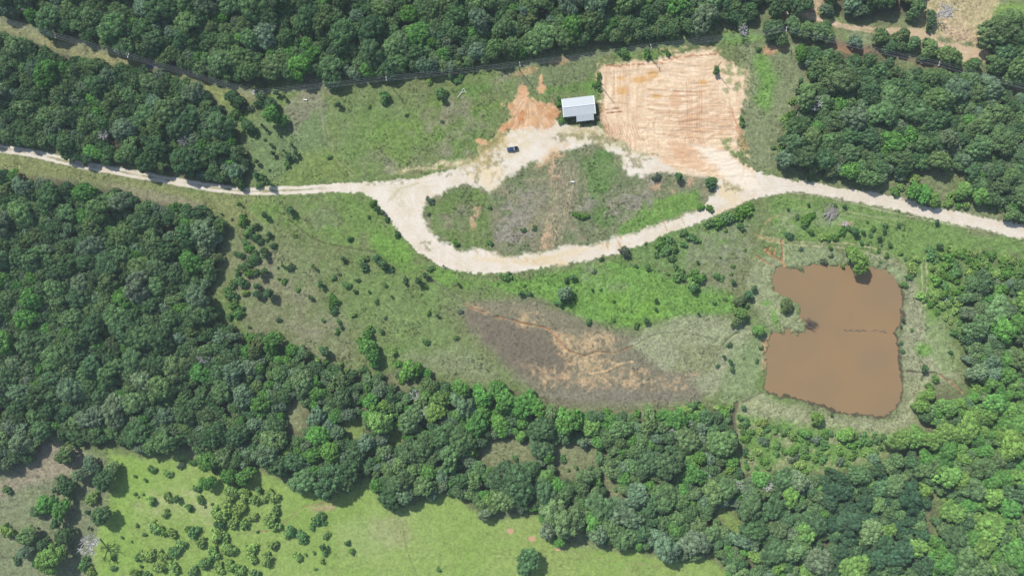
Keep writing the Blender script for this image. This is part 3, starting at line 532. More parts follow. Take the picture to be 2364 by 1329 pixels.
BARK = simple('bark', (.10, .08, .06), .9); DEADW = simple('dead_wood', (.50, .48, .46), .9, var=.25)

# ------------------------------------------------------------------ ground sheets
def grid_sheet(name, mask=None, lift=0.0):
    idx = np.arange(NX * NY).reshape(NY, NX)
    f = np.stack([idx[:-1, :-1], idx[1:, :-1], idx[1:, 1:], idx[:-1, 1:]], -1).reshape(-1, 4)
    if mask is not None:
        mk = (mask[:-1, :-1] > .5) & (mask[1:, 1:] > .5) & (mask[1:, :-1] > .5) & (mask[:-1, 1:] > .5)
        f = f[mk.ravel()]
    V = np.stack([wx, wy, Z + lift], -1).reshape(-1, 3); Cc = np.concatenate([COL, ROUGH[..., None]], -1).reshape(-1, 4)
    if mask is not None:
        u, inv = np.unique(f, return_inverse=True); V = V[u]; Cc = Cc[u]; f = inv.reshape(-1, 4)
    me = mesh_np(name, V, f, GROUND, smooth=True)
    a = me.color_attributes.new('soil', 'FLOAT_COLOR', 'POINT'); a.data.foreach_set('color', Cc.astype(np.float32).ravel())
    return link(bpy.data.objects.new(name, me))
tag(grid_sheet('ground'), kind='structure')
tag(grid_sheet('gravel_road', ROAD_MASK * (1 - LOT_MASK), .02), kind='structure')
tag(grid_sheet('dirt_clearing', LOT_MASK, .02), kind='structure')

# pond water
def water_mat():
    m, t = new_mat('muddy_water')
    out = t.nodes.new('ShaderNodeOutputMaterial'); b = t.nodes.new('ShaderNodeBsdfPrincipled')
    tc = t.nodes.new('ShaderNodeTexCoord'); n = t.nodes.new('ShaderNodeTexNoise'); n.inputs['Scale'].default_value = .03; n.inputs['Detail'].default_value = 3
    r = t.nodes.new('ShaderNodeValToRGB'); r.color_ramp.elements[0].position = .35; r.color_ramp.elements[1].position = .65
    r.color_ramp.elements[0].color = (*C(149, 127, 94, .79), 1); r.color_ramp.elements[1].color = (*C(159, 130, 94, .79), 1)
    t.links.new(tc.outputs['Object'], n.inputs['Vector']); t.links.new(n.outputs[0], r.inputs[0]); t.links.new(r.outputs[0], b.inputs['Base Color'])
    b.inputs['Roughness'].default_value = .12; b.inputs['IOR'].default_value = 1.33
    n2 = t.nodes.new('ShaderNodeTexNoise'); n2.inputs['Scale'].default_value = 2.0; bp = t.nodes.new('ShaderNodeBump'); bp.inputs['Strength'].default_value = .05
    t.links.new(tc.outputs['Object'], n2.inputs['Vector']); t.links.new(n2.outputs[0], bp.inputs['Height']); t.links.new(bp.outputs[0], b.inputs['Normal'])
    t.links.new(b.outputs[0], out.inputs[0]); return m
pc = (sum(p[0] for p in POND) / len(POND), sum(p[1] for p in POND) / len(POND))
wp = [(p[0] + (p[0]-pc[0])*.03, p[1] + (p[1]-pc[1])*.03) for p in POND]
mb = MB(); x0, y0 = W(1740, 990); x1, y1 = W(2110, 590)
me = bpy.data.meshes.new('pond_water'); me.from_pydata([(x0,y0,-.62),(x1,y0,-.62),(x1,y1,-.62),(x0,y1,-.62)], [], [(0,1,2,3)])
me.materials.append(water_mat())
tag(link(bpy.data.objects.new('pond_water', me)), kind='structure')

# ------------------------------------------------------------------ foliage meshes
def ico(sub=1):
    t = (1 + 5 ** .5) / 2
    v = [(-1,t,0),(1,t,0),(-1,-t,0),(1,-t,0),(0,-1,t),(0,1,t),(0,-1,-t),(0,1,-t),(t,0,-1),(t,0,1),(-t,0,-1),(-t,0,1)]
    f = [(0,11,5),(0,5,1),(0,1,7),(0,7,10),(0,10,11),(1,5,9),(5,11,4),(11,10,2),(10,7,6),(7,1,8),(3,9,4),(3,4,2),(3,2,6),(3,6,8),(3,8,9),(4,9,5),(2,4,11),(6,2,10),(8,6,7),(9,8,1)]
    v = [np.array(a) / np.linalg.norm(a) for a in v]
    for _ in range(sub):
        cache = {}; nf = []
        def mid(a, b):
            k = (min(a, b), max(a, b))
            if k not in cache:
                p = v[a] + v[b]; v.append(p / np.linalg.norm(p)); cache[k] = len(v) - 1
            return cache[k]
        for a, b, c in f:
            ab, bc, ca = mid(a, b), mid(b, c), mid(c, a); nf += [(a, ab, ca), (b, bc, ab), (c, ca, bc), (ab, bc, ca)]
        f = nf
    return np.array(v), np.array(f)
IV, IF = ico(1)

def crown_mesh(name, seed, nl, R, z0, z1, lobe, leaf, per, flat=1.0, irr=.22, core=.78):
    """crown of leaf clumps: nl lobes over an uneven dome, `per` leaf cards per lobe round a ragged core"""
    g = np.random.default_rng(seed)
    ph = g.uniform(0, 6.28, 4)
    cs = []; tries = 0
    while len(cs) < nl and tries < 6000:
        tries += 1
        a = g.uniform(0, 2 * math.pi); u = math.sqrt(g.uniform(0, 1))
        ra = R * (1 + irr * math.sin(2 * a + ph[0]) + irr * .6 * math.sin(3 * a + ph[1]) + irr * .4 * math.sin(5 * a + ph[2]))
        lr = lobe * g.uniform(.65, 1.25)
        r = u * (ra - lr * .75); k = math.sqrt(max(0, 1 - (r / (R * 1.12)) ** 2))
        z = z0 + (z1 - z0) * k * g.uniform(.78, 1.04) - lr * .8
        if len(cs) > nl * .7: z = z0 + (z1 - z0) * k * g.uniform(.3, .75)
        c = (r * math.cos(a), r * math.sin(a), z, lr)
        if all((c[0]-d[0])**2 + (c[1]-d[1])**2 + (c[2]-d[2])**2 > (.62 * (lr + d[3]) * .9) ** 2 for d in cs): cs.append(c)
    Vq, tri = [], []; Aq = []; Ac = []
    nb = 0; Vc = []; Fc = []
    for (cx_, cy_, cz, lr) in cs:
        n = int(per * (lr / lobe) ** 2)
        d = g.normal(size=(n, 3)); d[:, 2] = np.abs(d[:, 2]) * 1.0 - .35 * g.uniform(0, 1, n); d /= np.linalg.norm(d, axis=1)[:, None]
        bumpy = 1 + .18 * np.sin(d[:, 0] * 5 + ph[0] + cx_) * np.sin(d[:, 1] * 5 + ph[1] + cy_) + g.normal(size=n) * .09
        p = np.array([cx_, cy_, cz]) + d * (lr * bumpy)[:, None] * np.array([1, 1, flat])
        nn = d + g.normal(size=(n, 3)) * .34; nn /= np.linalg.norm(nn, axis=1)[:, None]
        t = np.cross(nn, g.normal(size=(n, 3))); t /= np.linalg.norm(t, axis=1)[:, None]; b = np.cross(nn, t)
        sz = leaf * g.uniform(.6, 1.35, n)[:, None]
        q = np.stack([p - t * sz, p - b * sz * .62, p + t * sz, p + b * sz * .62], 1)
        Vq.append(q.reshape(-1, 3)); cb_ = g.uniform(.66, 1.34); Aq.append(np.full(n * 4, cb_)); Ac.append(np.full(len(IV), cb_))
        rj = 1 + g.normal(size=len(IV)) * .10
        Vc.append(np.array([cx_, cy_, cz]) + IV * (lr * core * rj)[:, None]); Fc.append(IF + nb); nb += len(IV)
    Vq = np.concatenate(Vq); nq = len(Vq) // 4
    Fq = np.arange(nq * 4).reshape(-1, 4); Ft = np.concatenate([Fq[:, [0, 1, 2]], Fq[:, [0, 2, 3]]])
    V = np.concatenate([Vq] + Vc); F = np.concatenate([Ft, np.concatenate(Fc) + nq * 4])
    me = mesh_np(name, V, F, LEAF); a_ = me.attributes.new('clump', 'FLOAT', 'POINT'); a_.data.foreach_set('value', np.concatenate(Aq + Ac).astype(np.float32))
    return me

def trunk_mesh(name, seed, h, R, r0):
    g = random.Random(seed); m = MB()
    m.tube([(0, 0, -.3), (g.uniform(-.1, .1), g.uniform(-.1, .1), h * .3), (g.uniform(-.3, .3), g.uniform(-.3, .3), h * .75)], [r0, r0 * .75, r0 * .4], 7)
    for k in range(6):
        a = k * 1.05 + g.uniform(-.3, .3); z = h * g.uniform(.25, .4)
        m.tube([(0, 0, z), (math.cos(a) * R * .35, math.sin(a) * R * .35, z + h * .2), (math.cos(a) * R * .75, math.sin(a) * R * .75, z + h * .33)], [r0 * .5, r0 * .32, r0 * .12], 5)
    return m.mesh(name, BARK)

# tree meshes for a 5.5 m crown radius, 10 m tall
NV = 12
CROWNS = [crown_mesh('tree_crown', 100 + i, 68 + (i % 3) * 14, 6.0, 3.0, 9.6 + (i % 4) * .5, 1.30 - .12 * (i % 3), .30, 104, irr=.13 + .09 * (i % 3)) for i in range(NV)]
TRUNKS = [trunk_mesh('tree_trunk', i, 9, 5.0, .28) for i in range(3)]
# shrubs for radius 1, height ~1.3
NS = 6
SHRUBS = [crown_mesh('bush', 300 + i, 14 + i % 3 * 5, 1.05, .10, 1.15, .31, .13, 48, irr=.30, core=.70) for i in range(NS)]
CEDARS = [crown_mesh('cedar', 400 + i, 8 + i, .9, .2, 2.1, .42, .14, 60, irr=.10) for i in range(3)]

def hsv_j(c, g, amt=.12):
    k = 1 + g.uniform(-amt, amt)
    return [float(np.clip(c[0] * k * (1 + g.uniform(-amt, amt) * .6), 0, 1)), float(np.clip(c[1] * k, 0, 1)), float(np.clip(c[2] * k * (1 + g.uniform(-amt, amt) * .6), 0, 1))]
def F(r, g, b): return np.array([r, g, b])
PAL = {  # leaf base colours
    'dark green': F(.120, .214, .092), 'mid green': F(.172, .280, .112), 'grey green': F(.198, .292, .165), 'bright green': F(.150, .330, .082),
    'yellow green': F(.212, .370, .098), 'olive': F(.175, .250, .105), 'deep green': F(.080, .160, .080)}

# ------------------------------------------------------------------ labels that say which one
ZT = [  # x0,y0,x1,y1 in photo pixels
 (0,0,300,150,'in the top left corner woods above the power line'), (300,0,600,215,'in the woods above the second power pole from the left'),
 (600,0,900,200,'in the top woods left of the third pole'), (900,0,1200,180,'in the top woods between the third and fourth poles'),
 (1200,0,1500,130,'in the top woods above the shed and clearing'), (1500,0,1780,100,'in the top woods right of the fifth pole'),
 (0,50,200,350,'in the wedge of woods at the left edge above the track'), (200,100,400,420,'in the middle of the wedge of woods above the track'), (400,150,600,450,'at the right end of the wedge of woods above the track'),
 (0,380,270,620,'in the upper left part of the big left woods'), (270,380,560,620,'in the upper right part of the big left woods'),
 (0,620,270,850,'in the left middle of the big left woods'), (270,620,560,850,'in the right middle of the big left woods'),
 (0,850,270,1120,'in the lower left part of the big left woods'), (270,850,560,1120,'in the lower right part of the big left woods'),
 (0,1120,280,1329,'in the pasture corner at bottom left'), (280,1040,620,1329,'among the meadow bushes at bottom left'), (620,1140,900,1329,'in the meadow below the wood edge'),
 (560,740,760,960,'in the wood strip just right of the big left woods'), (560,960,760,1150,'in the wood strip above the meadow trail'), (760,830,980,1000,'in the wood strip below the bright bush clump'), (760,1000,980,1200,'in the wood strip beside its dark bay above the meadow'),
 (980,850,1250,1030,'in the wood strip below the dried-out basin'), (980,1030,1250,1210,'in the wood strip above the open meadow'), (1250,930,1500,1110,'in the lower woods around the grassy openings'), (1250,1110,1480,1329,'in the lower woods at the meadow edge'),
 (1480,930,1710,1130,'in the woods left of the dark drain channel'), (1480,1130,1710,1329,'in the lower woods right of the big edge crowns'),
 (1710,1060,1930,1329,'in the bottom woods below the shrubby slope'), (1930,1020,2150,1329,'in the bottom woods below the pond'), (2150,1000,2364,1329,'in the bright lower right corner woods'),
 (2100,780,2364,1000,'in the woods right of the pond bottom'), (2100,560,2364,780,'in the woods right of the pond top'),
 (1780,-10,1990,120,'beside the seventh pole at top right'), (1990,-10,2180,150,'along the tan dirt track at top right'), (2180,-10,2364,200,'in the top right corner by the tan dirt'),
 (1780,100,1990,260,'at the upper left corner of the right woods'), (1990,120,2180,280,'in the right woods below the power line'), (2180,150,2364,330,'in the right woods near the right edge'),
 (1780,260,1990,420,'at the lower left of the right woods above the road'), (1990,280,2180,480,'in the lower middle of the right woods above the road'), (2180,330,2364,530,'in the lower right of the right woods above the road')]
ZS = [
 (500,180,700,300,'by the second pole on the left of the field'), (580,290,720,440,'in the field left of the twin wheel tracks'), (700,180,1180,290,'in the field below the power line'), (700,290,1180,440,'in the field left of the pickup'),
 (1370,100,1720,250,'at the edge of the clay clearing'), (960,440,1180,600,'on the left half of the loop island'), (1180,360,1420,600,'in the middle of the loop island'), (1420,360,1680,520,'on the right half of the loop island'),
 (500,440,600,620,'in the upper thicket beside the big left woods'), (500,620,600,760,'in the lower thicket beside the big left woods'), (600,440,720,620,'in the slope below the left track'), (600,620,720,800,'in the bare slope right of the thicket'),
 (720,440,950,600,'in the green slope left of the road bend'), (720,600,830,800,'in the slope around the dark bush chain'), (830,560,950,730,'in the slope around the yellow bush'), (950,560,1200,800,'in the slope below the road bend'),
 (800,730,1000,900,'around the bright bush clump above the wood strip'), (1200,560,1450,800,'in the bright green strip left of its middle'), (1450,500,1570,760,'in the bright green strip below the road'), (1570,480,1680,600,'in the bush row along the lower road edge'), (1680,460,1770,600,'at the right end of the bush row by the road'),
 (1570,600,1700,780,'between the bush row and the pond willow'), (1650,780,1780,960,'left of the pond below the small drain'), (1700,600,1880,780,'at the spit on the left shore of the pond'),
 (1770,440,1900,620,'in the grass above the left half of the pond'), (1900,440,2000,620,'in the grass above the middle of the pond'), (2000,440,2180,640,'in the grass above the right end of the pond'),
 (2050,640,2140,960,'on the right bank of the pond'), (1850,950,1960,1080,'below the pond left of its bottom corner'), (1700,950,1850,1100,'on the shrubby slope right of the drain'), (1960,940,2150,1080,'below the bottom right corner of the pond'), (2140,560,2250,800,'on the bank between pond and right woods'), (2060,380,2364,520,'on the upper verge of the right road')]
ORD = ['first','second','third','fourth','fifth','sixth','seventh','eighth','ninth','tenth','eleventh','twelfth','thirteenth','fourteenth','fifteenth','sixteenth','seventeenth','eighteenth','nineteenth','twentieth']
def zone(px, py, first, second):
    for z in (first, second):
        for x0, y0, x1, y1, n in z:
            if x0 <= px < x1 and y0 <= py < y1: return n
    return 'just outside the frame'
PENDING = []     # (object, size word, colour, noun, zone, px)
def register(o, sizew, colw, noun, zn, px, cat, grp):
    o['category'] = cat; o['group'] = grp
    PENDING.append((o, f'{sizew} {colw} {noun}', zn, px))
def finish_labels():
    from collections import defaultdict
    d = defaultdict(list)
    for o, look, zn, px in PENDING: d[(look, zn)].append((px, o))
    for (look, zn), L in d.items():
        L.sort(key=lambda t: t[0]); n = len(L)
        for i, (_, o) in enumerate(L):
            if n == 1: s_ = f'{look} {zn}'
            elif n == 2: s_ = f'{["leftmost", "rightmost"][i]} {look} {zn}'
            elif i == 0: s_ = f'leftmost {look} {zn}'
            elif i == n - 1: s_ = f'rightmost {look} {zn}'
            else: s_ = f'{ORD[min(i, 19)]} from left, {look} {zn}'
            o['label'] = ' '.join(s_.split()[:16])

# ------------------------------------------------------------------ place trees
trees = []   # px, py, R(m), palette, variant
grid = {}
def near(px, py, r, k=.60):
    gi, gj = int(px // 60), int(py // 60)
    for a in range(gi - 1, gi + 2):
        for b in range(gj - 1, gj + 2):
            for (qx, qy, qr) in grid.get((a, b), ()):
                if (px-qx)**2 + (py-qy)**2 < (k * (r + qr)) ** 2: return True
    return False
def put(px, py, rpx, pal, hand=False):
    grid.setdefault((int(px // 60), int(py // 60)), []).append((px, py, rpx))
    trees.append([px, py, rpx, pal, hand])
HAND = [(1300,1195,44,'mid green'),(1272,1215,26,'grey green'),(1385,1170,34,'mid green'),(1448,1190,34,'grey green'),(1440,1240,30,'mid green'),(1382,1232,24,'grey green'),(1535,1262,34,'grey green'),(1606,1250,32,'grey green'),(1535,1150,30,'mid green'),
 (1218,1297,29,'dark green'),(1200,1120,38,'dark green'),(1170,1150,30,'mid green'),(1408,1088,18,'mid green'),(1384,1060,13,'mid green'),(1350,1100,22,'mid green'),(1345,1120,20,'mid green'),(1330,1125,14,'bright green'),(1625,1155,16,'grey green'),
 (900,1150,26,'dark green'),(935,1140,24,'grey green'),(1120,1185,16,'grey green'),(925,1110,26,'dark green'),(760,1110,36,'dark green'),(700,1110,30,'mid green'),(810,1085,26,'dark green'),(640,1075,26,'dark green'),(872,1120,18,'bright green'),
 (115,1290,32,'yellow green'),(238,1108,24,'dark green'),(210,1073,18,'grey green'),(256,1082,17,'mid green'),(184,1096,16,'grey green'),(232,1190,22,'dark green'),(151,1122,21,'dark green'),(148,1050,21,'mid green'),(146,1237,20,'dark green'),(61,1238,22,'mid green'),(102,1255,16,'dark green'),(58,1272,17,'grey green'),(107,1163,22,'bright green'),(138,1175,20,'bright green'),(85,1180,15,'mid green'),
 (478,1114,17,'bright green'),(527,1098,18,'bright green'),(563,1100,19,'bright green'),(1785,66,24,'dark green'),(1805,88,16,'mid green'),(1832,58,18,'mid green'),(1860,68,18,'mid green'),(1895,72,20,'mid green'),(1915,84,14,'mid green'),(1905,62,15,'mid green'),(1976,96,15,'grey green'),
 (2036,82,18,'mid green'),(2055,108,15,'dark green'),(2084,80,16,'mid green'),(2110,98,15,'mid green'),(2082,108,14,'dark green'),(2150,112,20,'mid green'),(2140,130,13,'dark green'),(2196,130,23,'mid green'),(2245,150,18,'mid green'),(2150,42,16,'dark green'),(2310,70,38,'mid green'),(2335,50,30,'mid green'),(2345,95,24,'dark green'),(2320,120,28,'dark green'),(2364,125,26,'mid green'),(2300,150,22,'mid green'),(2350,160,26,'mid green'),(2330,178,20,'mid green'),
 (1795,10,26,'dark green'),(1855,8,22,'dark green'),(1830,-10,20,'dark green'),(1910,22,14,'grey green'),(1870,250,0,''),(1984,603,24,'yellow green'),(1817,704,15,'olive'),(1711,722,15,'yellow green'),(1708,694,13,'olive'),(1705,738,13,'olive'),(1752,762,13,'yellow green'),(1887,966,15,'yellow green'),(2138,914,18,'yellow green'),(2130,938,17,'yellow green'),
 (846,800,20,'bright green'),(861,820,18,'bright green'),(846,778,13,'bright green'),(866,838,12,'bright green'),(953,852,20,'bright green'),(984,862,12,'bright green'),(935,868,12,'yellow green'),(1205,935,30,'bright green'),(1235,940,26,'bright green'),(1165,925,26,'bright green'),(1150,900,22,'bright green'),(1115,915,24,'bright green'),(1065,900,22,'bright green'),
 (626,264,20,'bright green'),(651,278,13,'bright green'),(606,228,17,'dark green'),(621,240,16,'dark green'),(532,222,14,'dark green'),(550,235,13,'dark green'),(571,290,14,'dark green'),(1305,677,16,'grey green'),(2110,440,18,'bright green'),(2134,450,18,'bright green'),(2158,463,15,'yellow green'),(2225,440,19,'yellow green'),(2263,452,19,'yellow green'),(2340,496,15,'mid green'),
 (1848,122,16,'bright green'),(1880,125,20,'dark green'),(1895,150,22,'mid green'),(1930,140,18,'dark green'),(1560,1220,18,'bright green'),(2110,1012,24,'yellow green'),(2075,1015,24,'yellow green'),(1860,1000,12,'bright green'),(1945,1005,14,'yellow green'),(1960,1000,14,'yellow green')]
for h in HAND:
    if h[2] > 0: put(*h, True)
def pal_pick(f, px, py, g):
    n = float(vnoise(np.array([px]), np.array([py]), 120, 5)[0]); r = g.random()
    if f == 'D':
        if px > 2140 and py > 860:
            return 'yellow green' if r < .30 else 'bright green' if r < .70 else 'mid green' if r < .92 else 'dark green'
        if 1900 < px < 2160 and py > 1080: return 'deep green' if r < .55 else 'dark green' if r < .75 else 'mid green' if r < .92 else 'yellow green'
        if py < 980 and 1050 < px < 1700: return 'bright green' if r < .45 else 'mid green' if r < .75 else 'dark green' if r < .9 else 'grey green'
        return 'dark green' if r < .18 + .2 * n else 'mid green' if r < .56 else 'grey green' if r < .74 else 'bright green' if r < .90 else 'yellow green' if r < .97 else 'olive'
    return 'dark green' if r < .24 + .3 * n else 'mid green' if r < .76 else 'grey green' if r < .91 else 'olive' if r < .94 else 'bright green'
g = random.Random(11)
for fname, poly, rmin, rmax, N in (('A', FA, 13, 36, 5200), ('B', FB, 13, 34, 3800), ('C', FC, 13, 35, 6500), ('D', FD, 10, 33, 17000), ('G', FG, 12, 34, 4200), ('H', FH, 16, 26, 500)):
    xs = [p[0] for p in poly]; ys = [p[1] for p in poly]
    PX = np.array([g.uniform(min(xs), max(xs)) for _ in range(N)]); PY = np.array([g.uniform(min(ys), max(ys)) for _ in range(N)])
    D_ = sdf(poly, PX, PY); DG = np.full(N, 1e9)
    for gp in GAPS: DG = np.minimum(DG, sdf(gp, PX, PY))
    for i in range(N):
        if D_[i] > 0 or PX[i] < -120 or PX[i] > 2484 or PY[i] < -120 or PY[i] > 1450: continue
        r = rmin + (rmax - rmin) * g.random() ** 1.25
        if i > N * .55: r = rmin + (rmax - rmin) * .3 * g.random()
        if -D_[i] < r * .72 or DG[i] < r * .6: continue
        if near(PX[i], PY[i], r, .62 if fname != 'D' else .62): continue
        put(PX[i], PY[i], r, pal_pick(fname, PX[i], PY[i], g))
for fname, poly, N in (('A', FA, 5000), ('B', FB, 3500), ('C', FC, 6500), ('D', FD, 12000), ('G', FG, 4200)):
    xs = [p[0] for p in poly]; ys = [p[1] for p in poly]
    PX = np.array([g.uniform(min(xs), max(xs)) for _ in range(N)]); PY = np.array([g.uniform(min(ys), max(ys)) for _ in range(N)])
    D_ = sdf(poly, PX, PY); DG = np.full(N, 1e9)
    for gp in GAPS: DG = np.minimum(DG, sdf(gp, PX, PY))
    for i in range(N):
        if D_[i] > -12 or DG[i] < 9 or PX[i] < -120 or PX[i] > 2484 or PY[i] < -120 or PY[i] > 1450: continue
        r = g.uniform(12, 17)
        if near(PX[i], PY[i], r, .50): continue
        put(PX[i], PY[i], r, pal_pick(fname, PX[i], PY[i], g))
print('trees', len(trees))

def in_frame(t): return -8 < t[0] < 2372 and -8 < t[1] < 1337
order = sorted([i for i, t in enumerate(trees) if in_frame(t)], key=lambda i: (-trees[i][4], -trees[i][2]))
IND = set(order[:290])
sizeword = lambda r: 'huge' if r > 32 else 'big' if r > 27 else 'broad' if r > 22 else 'medium' if r > 16 else 'small'
stuffpts = []
proto_used = {}
for i, t in enumerate(trees):
    px, py, rp, pal, hand = t
    g2 = random.Random(i * 13 + 5)
    R = rp * S; sc = R / 5.9
    hsc = sc * g2.uniform(.85, 1.1) if rp < 22 else g2.uniform(.82, 1.12) * (0.55 + .45 * sc)
    if rp < 16: hsc = min(hsc, .62)
    hc = 6.5 * hsc
    x, y = W(px, py, hc); var = g2.randrange(NV); rz = g2.uniform(0, 6.28)
    tint = hsv_j(PAL[pal], g2, .15); ax_ = g2.uniform(.86, 1.16)
    if i in IND:
        root = empty('tree' if pal != 'x' else 'tree', (x, y, 0), rz)
        c = link(bpy.data.objects.new('crown', CROWNS[var]), root); c.scale = (sc * ax_, sc / ax_, hsc); c['tint'] = tint
        k = link(bpy.data.objects.new('trunk', TRUNKS[var % 3]), root); k.scale = (sc, sc, hsc)
        if var not in proto_used: proto_used[var] = c
        if 'trunk' not in proto_used: proto_used['trunk'] = k
        register(root, sizeword(rp), pal, 'tree', zone(px, py, ZS if rp < 21 and hand else ZT, ZT if rp < 21 and hand else ZS), px, 'tree', 'trees of the woods and field edges')
    else: stuffpts.append((x, y, 0, sc, hsc, rz, var, tint, ax_))

def scatter(name, pts, protos, trunk=None):
    me = bpy.data.meshes.new(name); n = len(pts)
    me.vertices.add(n); me.vertices.foreach_set('co', np.array([p[:3] for p in pts], dtype=np.float32).ravel())
    a = me.attributes.new('sc', 'FLOAT_VECTOR', 'POINT'); a.data.foreach_set('vector', np.array([(p[3] * (p[8] if len(p) > 8 else 1), p[3] / (p[8] if len(p) > 8 else 1), p[4]) for p in pts], dtype=np.float32).ravel())
    a = me.attributes.new('rot', 'FLOAT_VECTOR', 'POINT'); a.data.foreach_set('vector', np.array([(0, 0, p[5]) for p in pts], dtype=np.float32).ravel())
    a = me.attributes.new('var', 'INT', 'POINT'); a.data.foreach_set('value', np.array([p[6] for p in pts], dtype=np.int32))
    a = me.attributes.new('tint', 'FLOAT_COLOR', 'POINT'); a.data.foreach_set('color', np.array([(*p[7], 1) for p in pts], dtype=np.float32).ravel())
    ng = bpy.data.node_groups.new(name, 'GeometryNodeTree')
    ng.interface.new_socket('Geometry', in_out='INPUT', socket_type='NodeSocketGeometry'); ng.interface.new_socket('Geometry', in_out='OUTPUT', socket_type='NodeSocketGeometry')
    N_ = ng.nodes; L = ng.links
    gi = N_.new('NodeGroupInput'); go = N_.new('NodeGroupOutput')
    def attr(nm, ty):
        q = N_.new('GeometryNodeInputNamedAttribute'); q.data_type = ty; q.inputs[0].default_value = nm; return [s for s in q.outputs if s.enabled][0]
    jn = N_.new('GeometryNodeJoinGeometry')
    for pr in reversed(protos):
        oi = N_.new('GeometryNodeObjectInfo'); oi.inputs[0].default_value = pr; oi.transform_space = 'ORIGINAL'
        gt = N_.new('GeometryNodeGeometryToInstance'); L.new(oi.outputs['Geometry'], gt.inputs[0]); L.new(gt.outputs[0], jn.inputs[0])
    ip = N_.new('GeometryNodeInstanceOnPoints'); ip.inputs['Pick Instance'].default_value = True
    L.new(gi.outputs[0], ip.inputs['Points']); L.new(jn.outputs[0], ip.inputs['Instance']); L.new(attr('var', 'INT'), ip.inputs['Instance Index'])
    sca = attr('sc', 'FLOAT_VECTOR'); rot = attr('rot', 'FLOAT_VECTOR')
    L.new(rot, ip.inputs['Rotation']); L.new(sca, ip.inputs['Scale'])
    jo = N_.new('GeometryNodeJoinGeometry'); L.new(ip.outputs[0], jo.inputs[0])
    if trunk:
        oi = N_.new('GeometryNodeObjectInfo'); oi.inputs[0].default_value = trunk; oi.transform_space = 'ORIGINAL'; oi.inputs['As Instance'].default_value = False
        ip2 = N_.new('GeometryNodeInstanceOnPoints'); L.new(gi.outputs[0], ip2.inputs['Points']); L.new(oi.outputs['Geometry'], ip2.inputs['Instance']); L.new(rot, ip2.inputs['Rotation']); L.new(sca, ip2.inputs['Scale'])
        L.new(ip2.outputs[0], jo.inputs[0])
    L.new(jo.outputs[0], go.inputs[0])
    o = link(bpy.data.objects.new(name, me)); md = o.modifiers.new('scatter', 'NODES'); md.node_group = ng
    return o
wo = scatter('woodland', stuffpts, [proto_used[v] for v in range(NV)], proto_used['trunk'])
tag(wo, 'closed canopy of smaller green trees filling the woods between the larger crowns', 'woodland', kind='stuff')

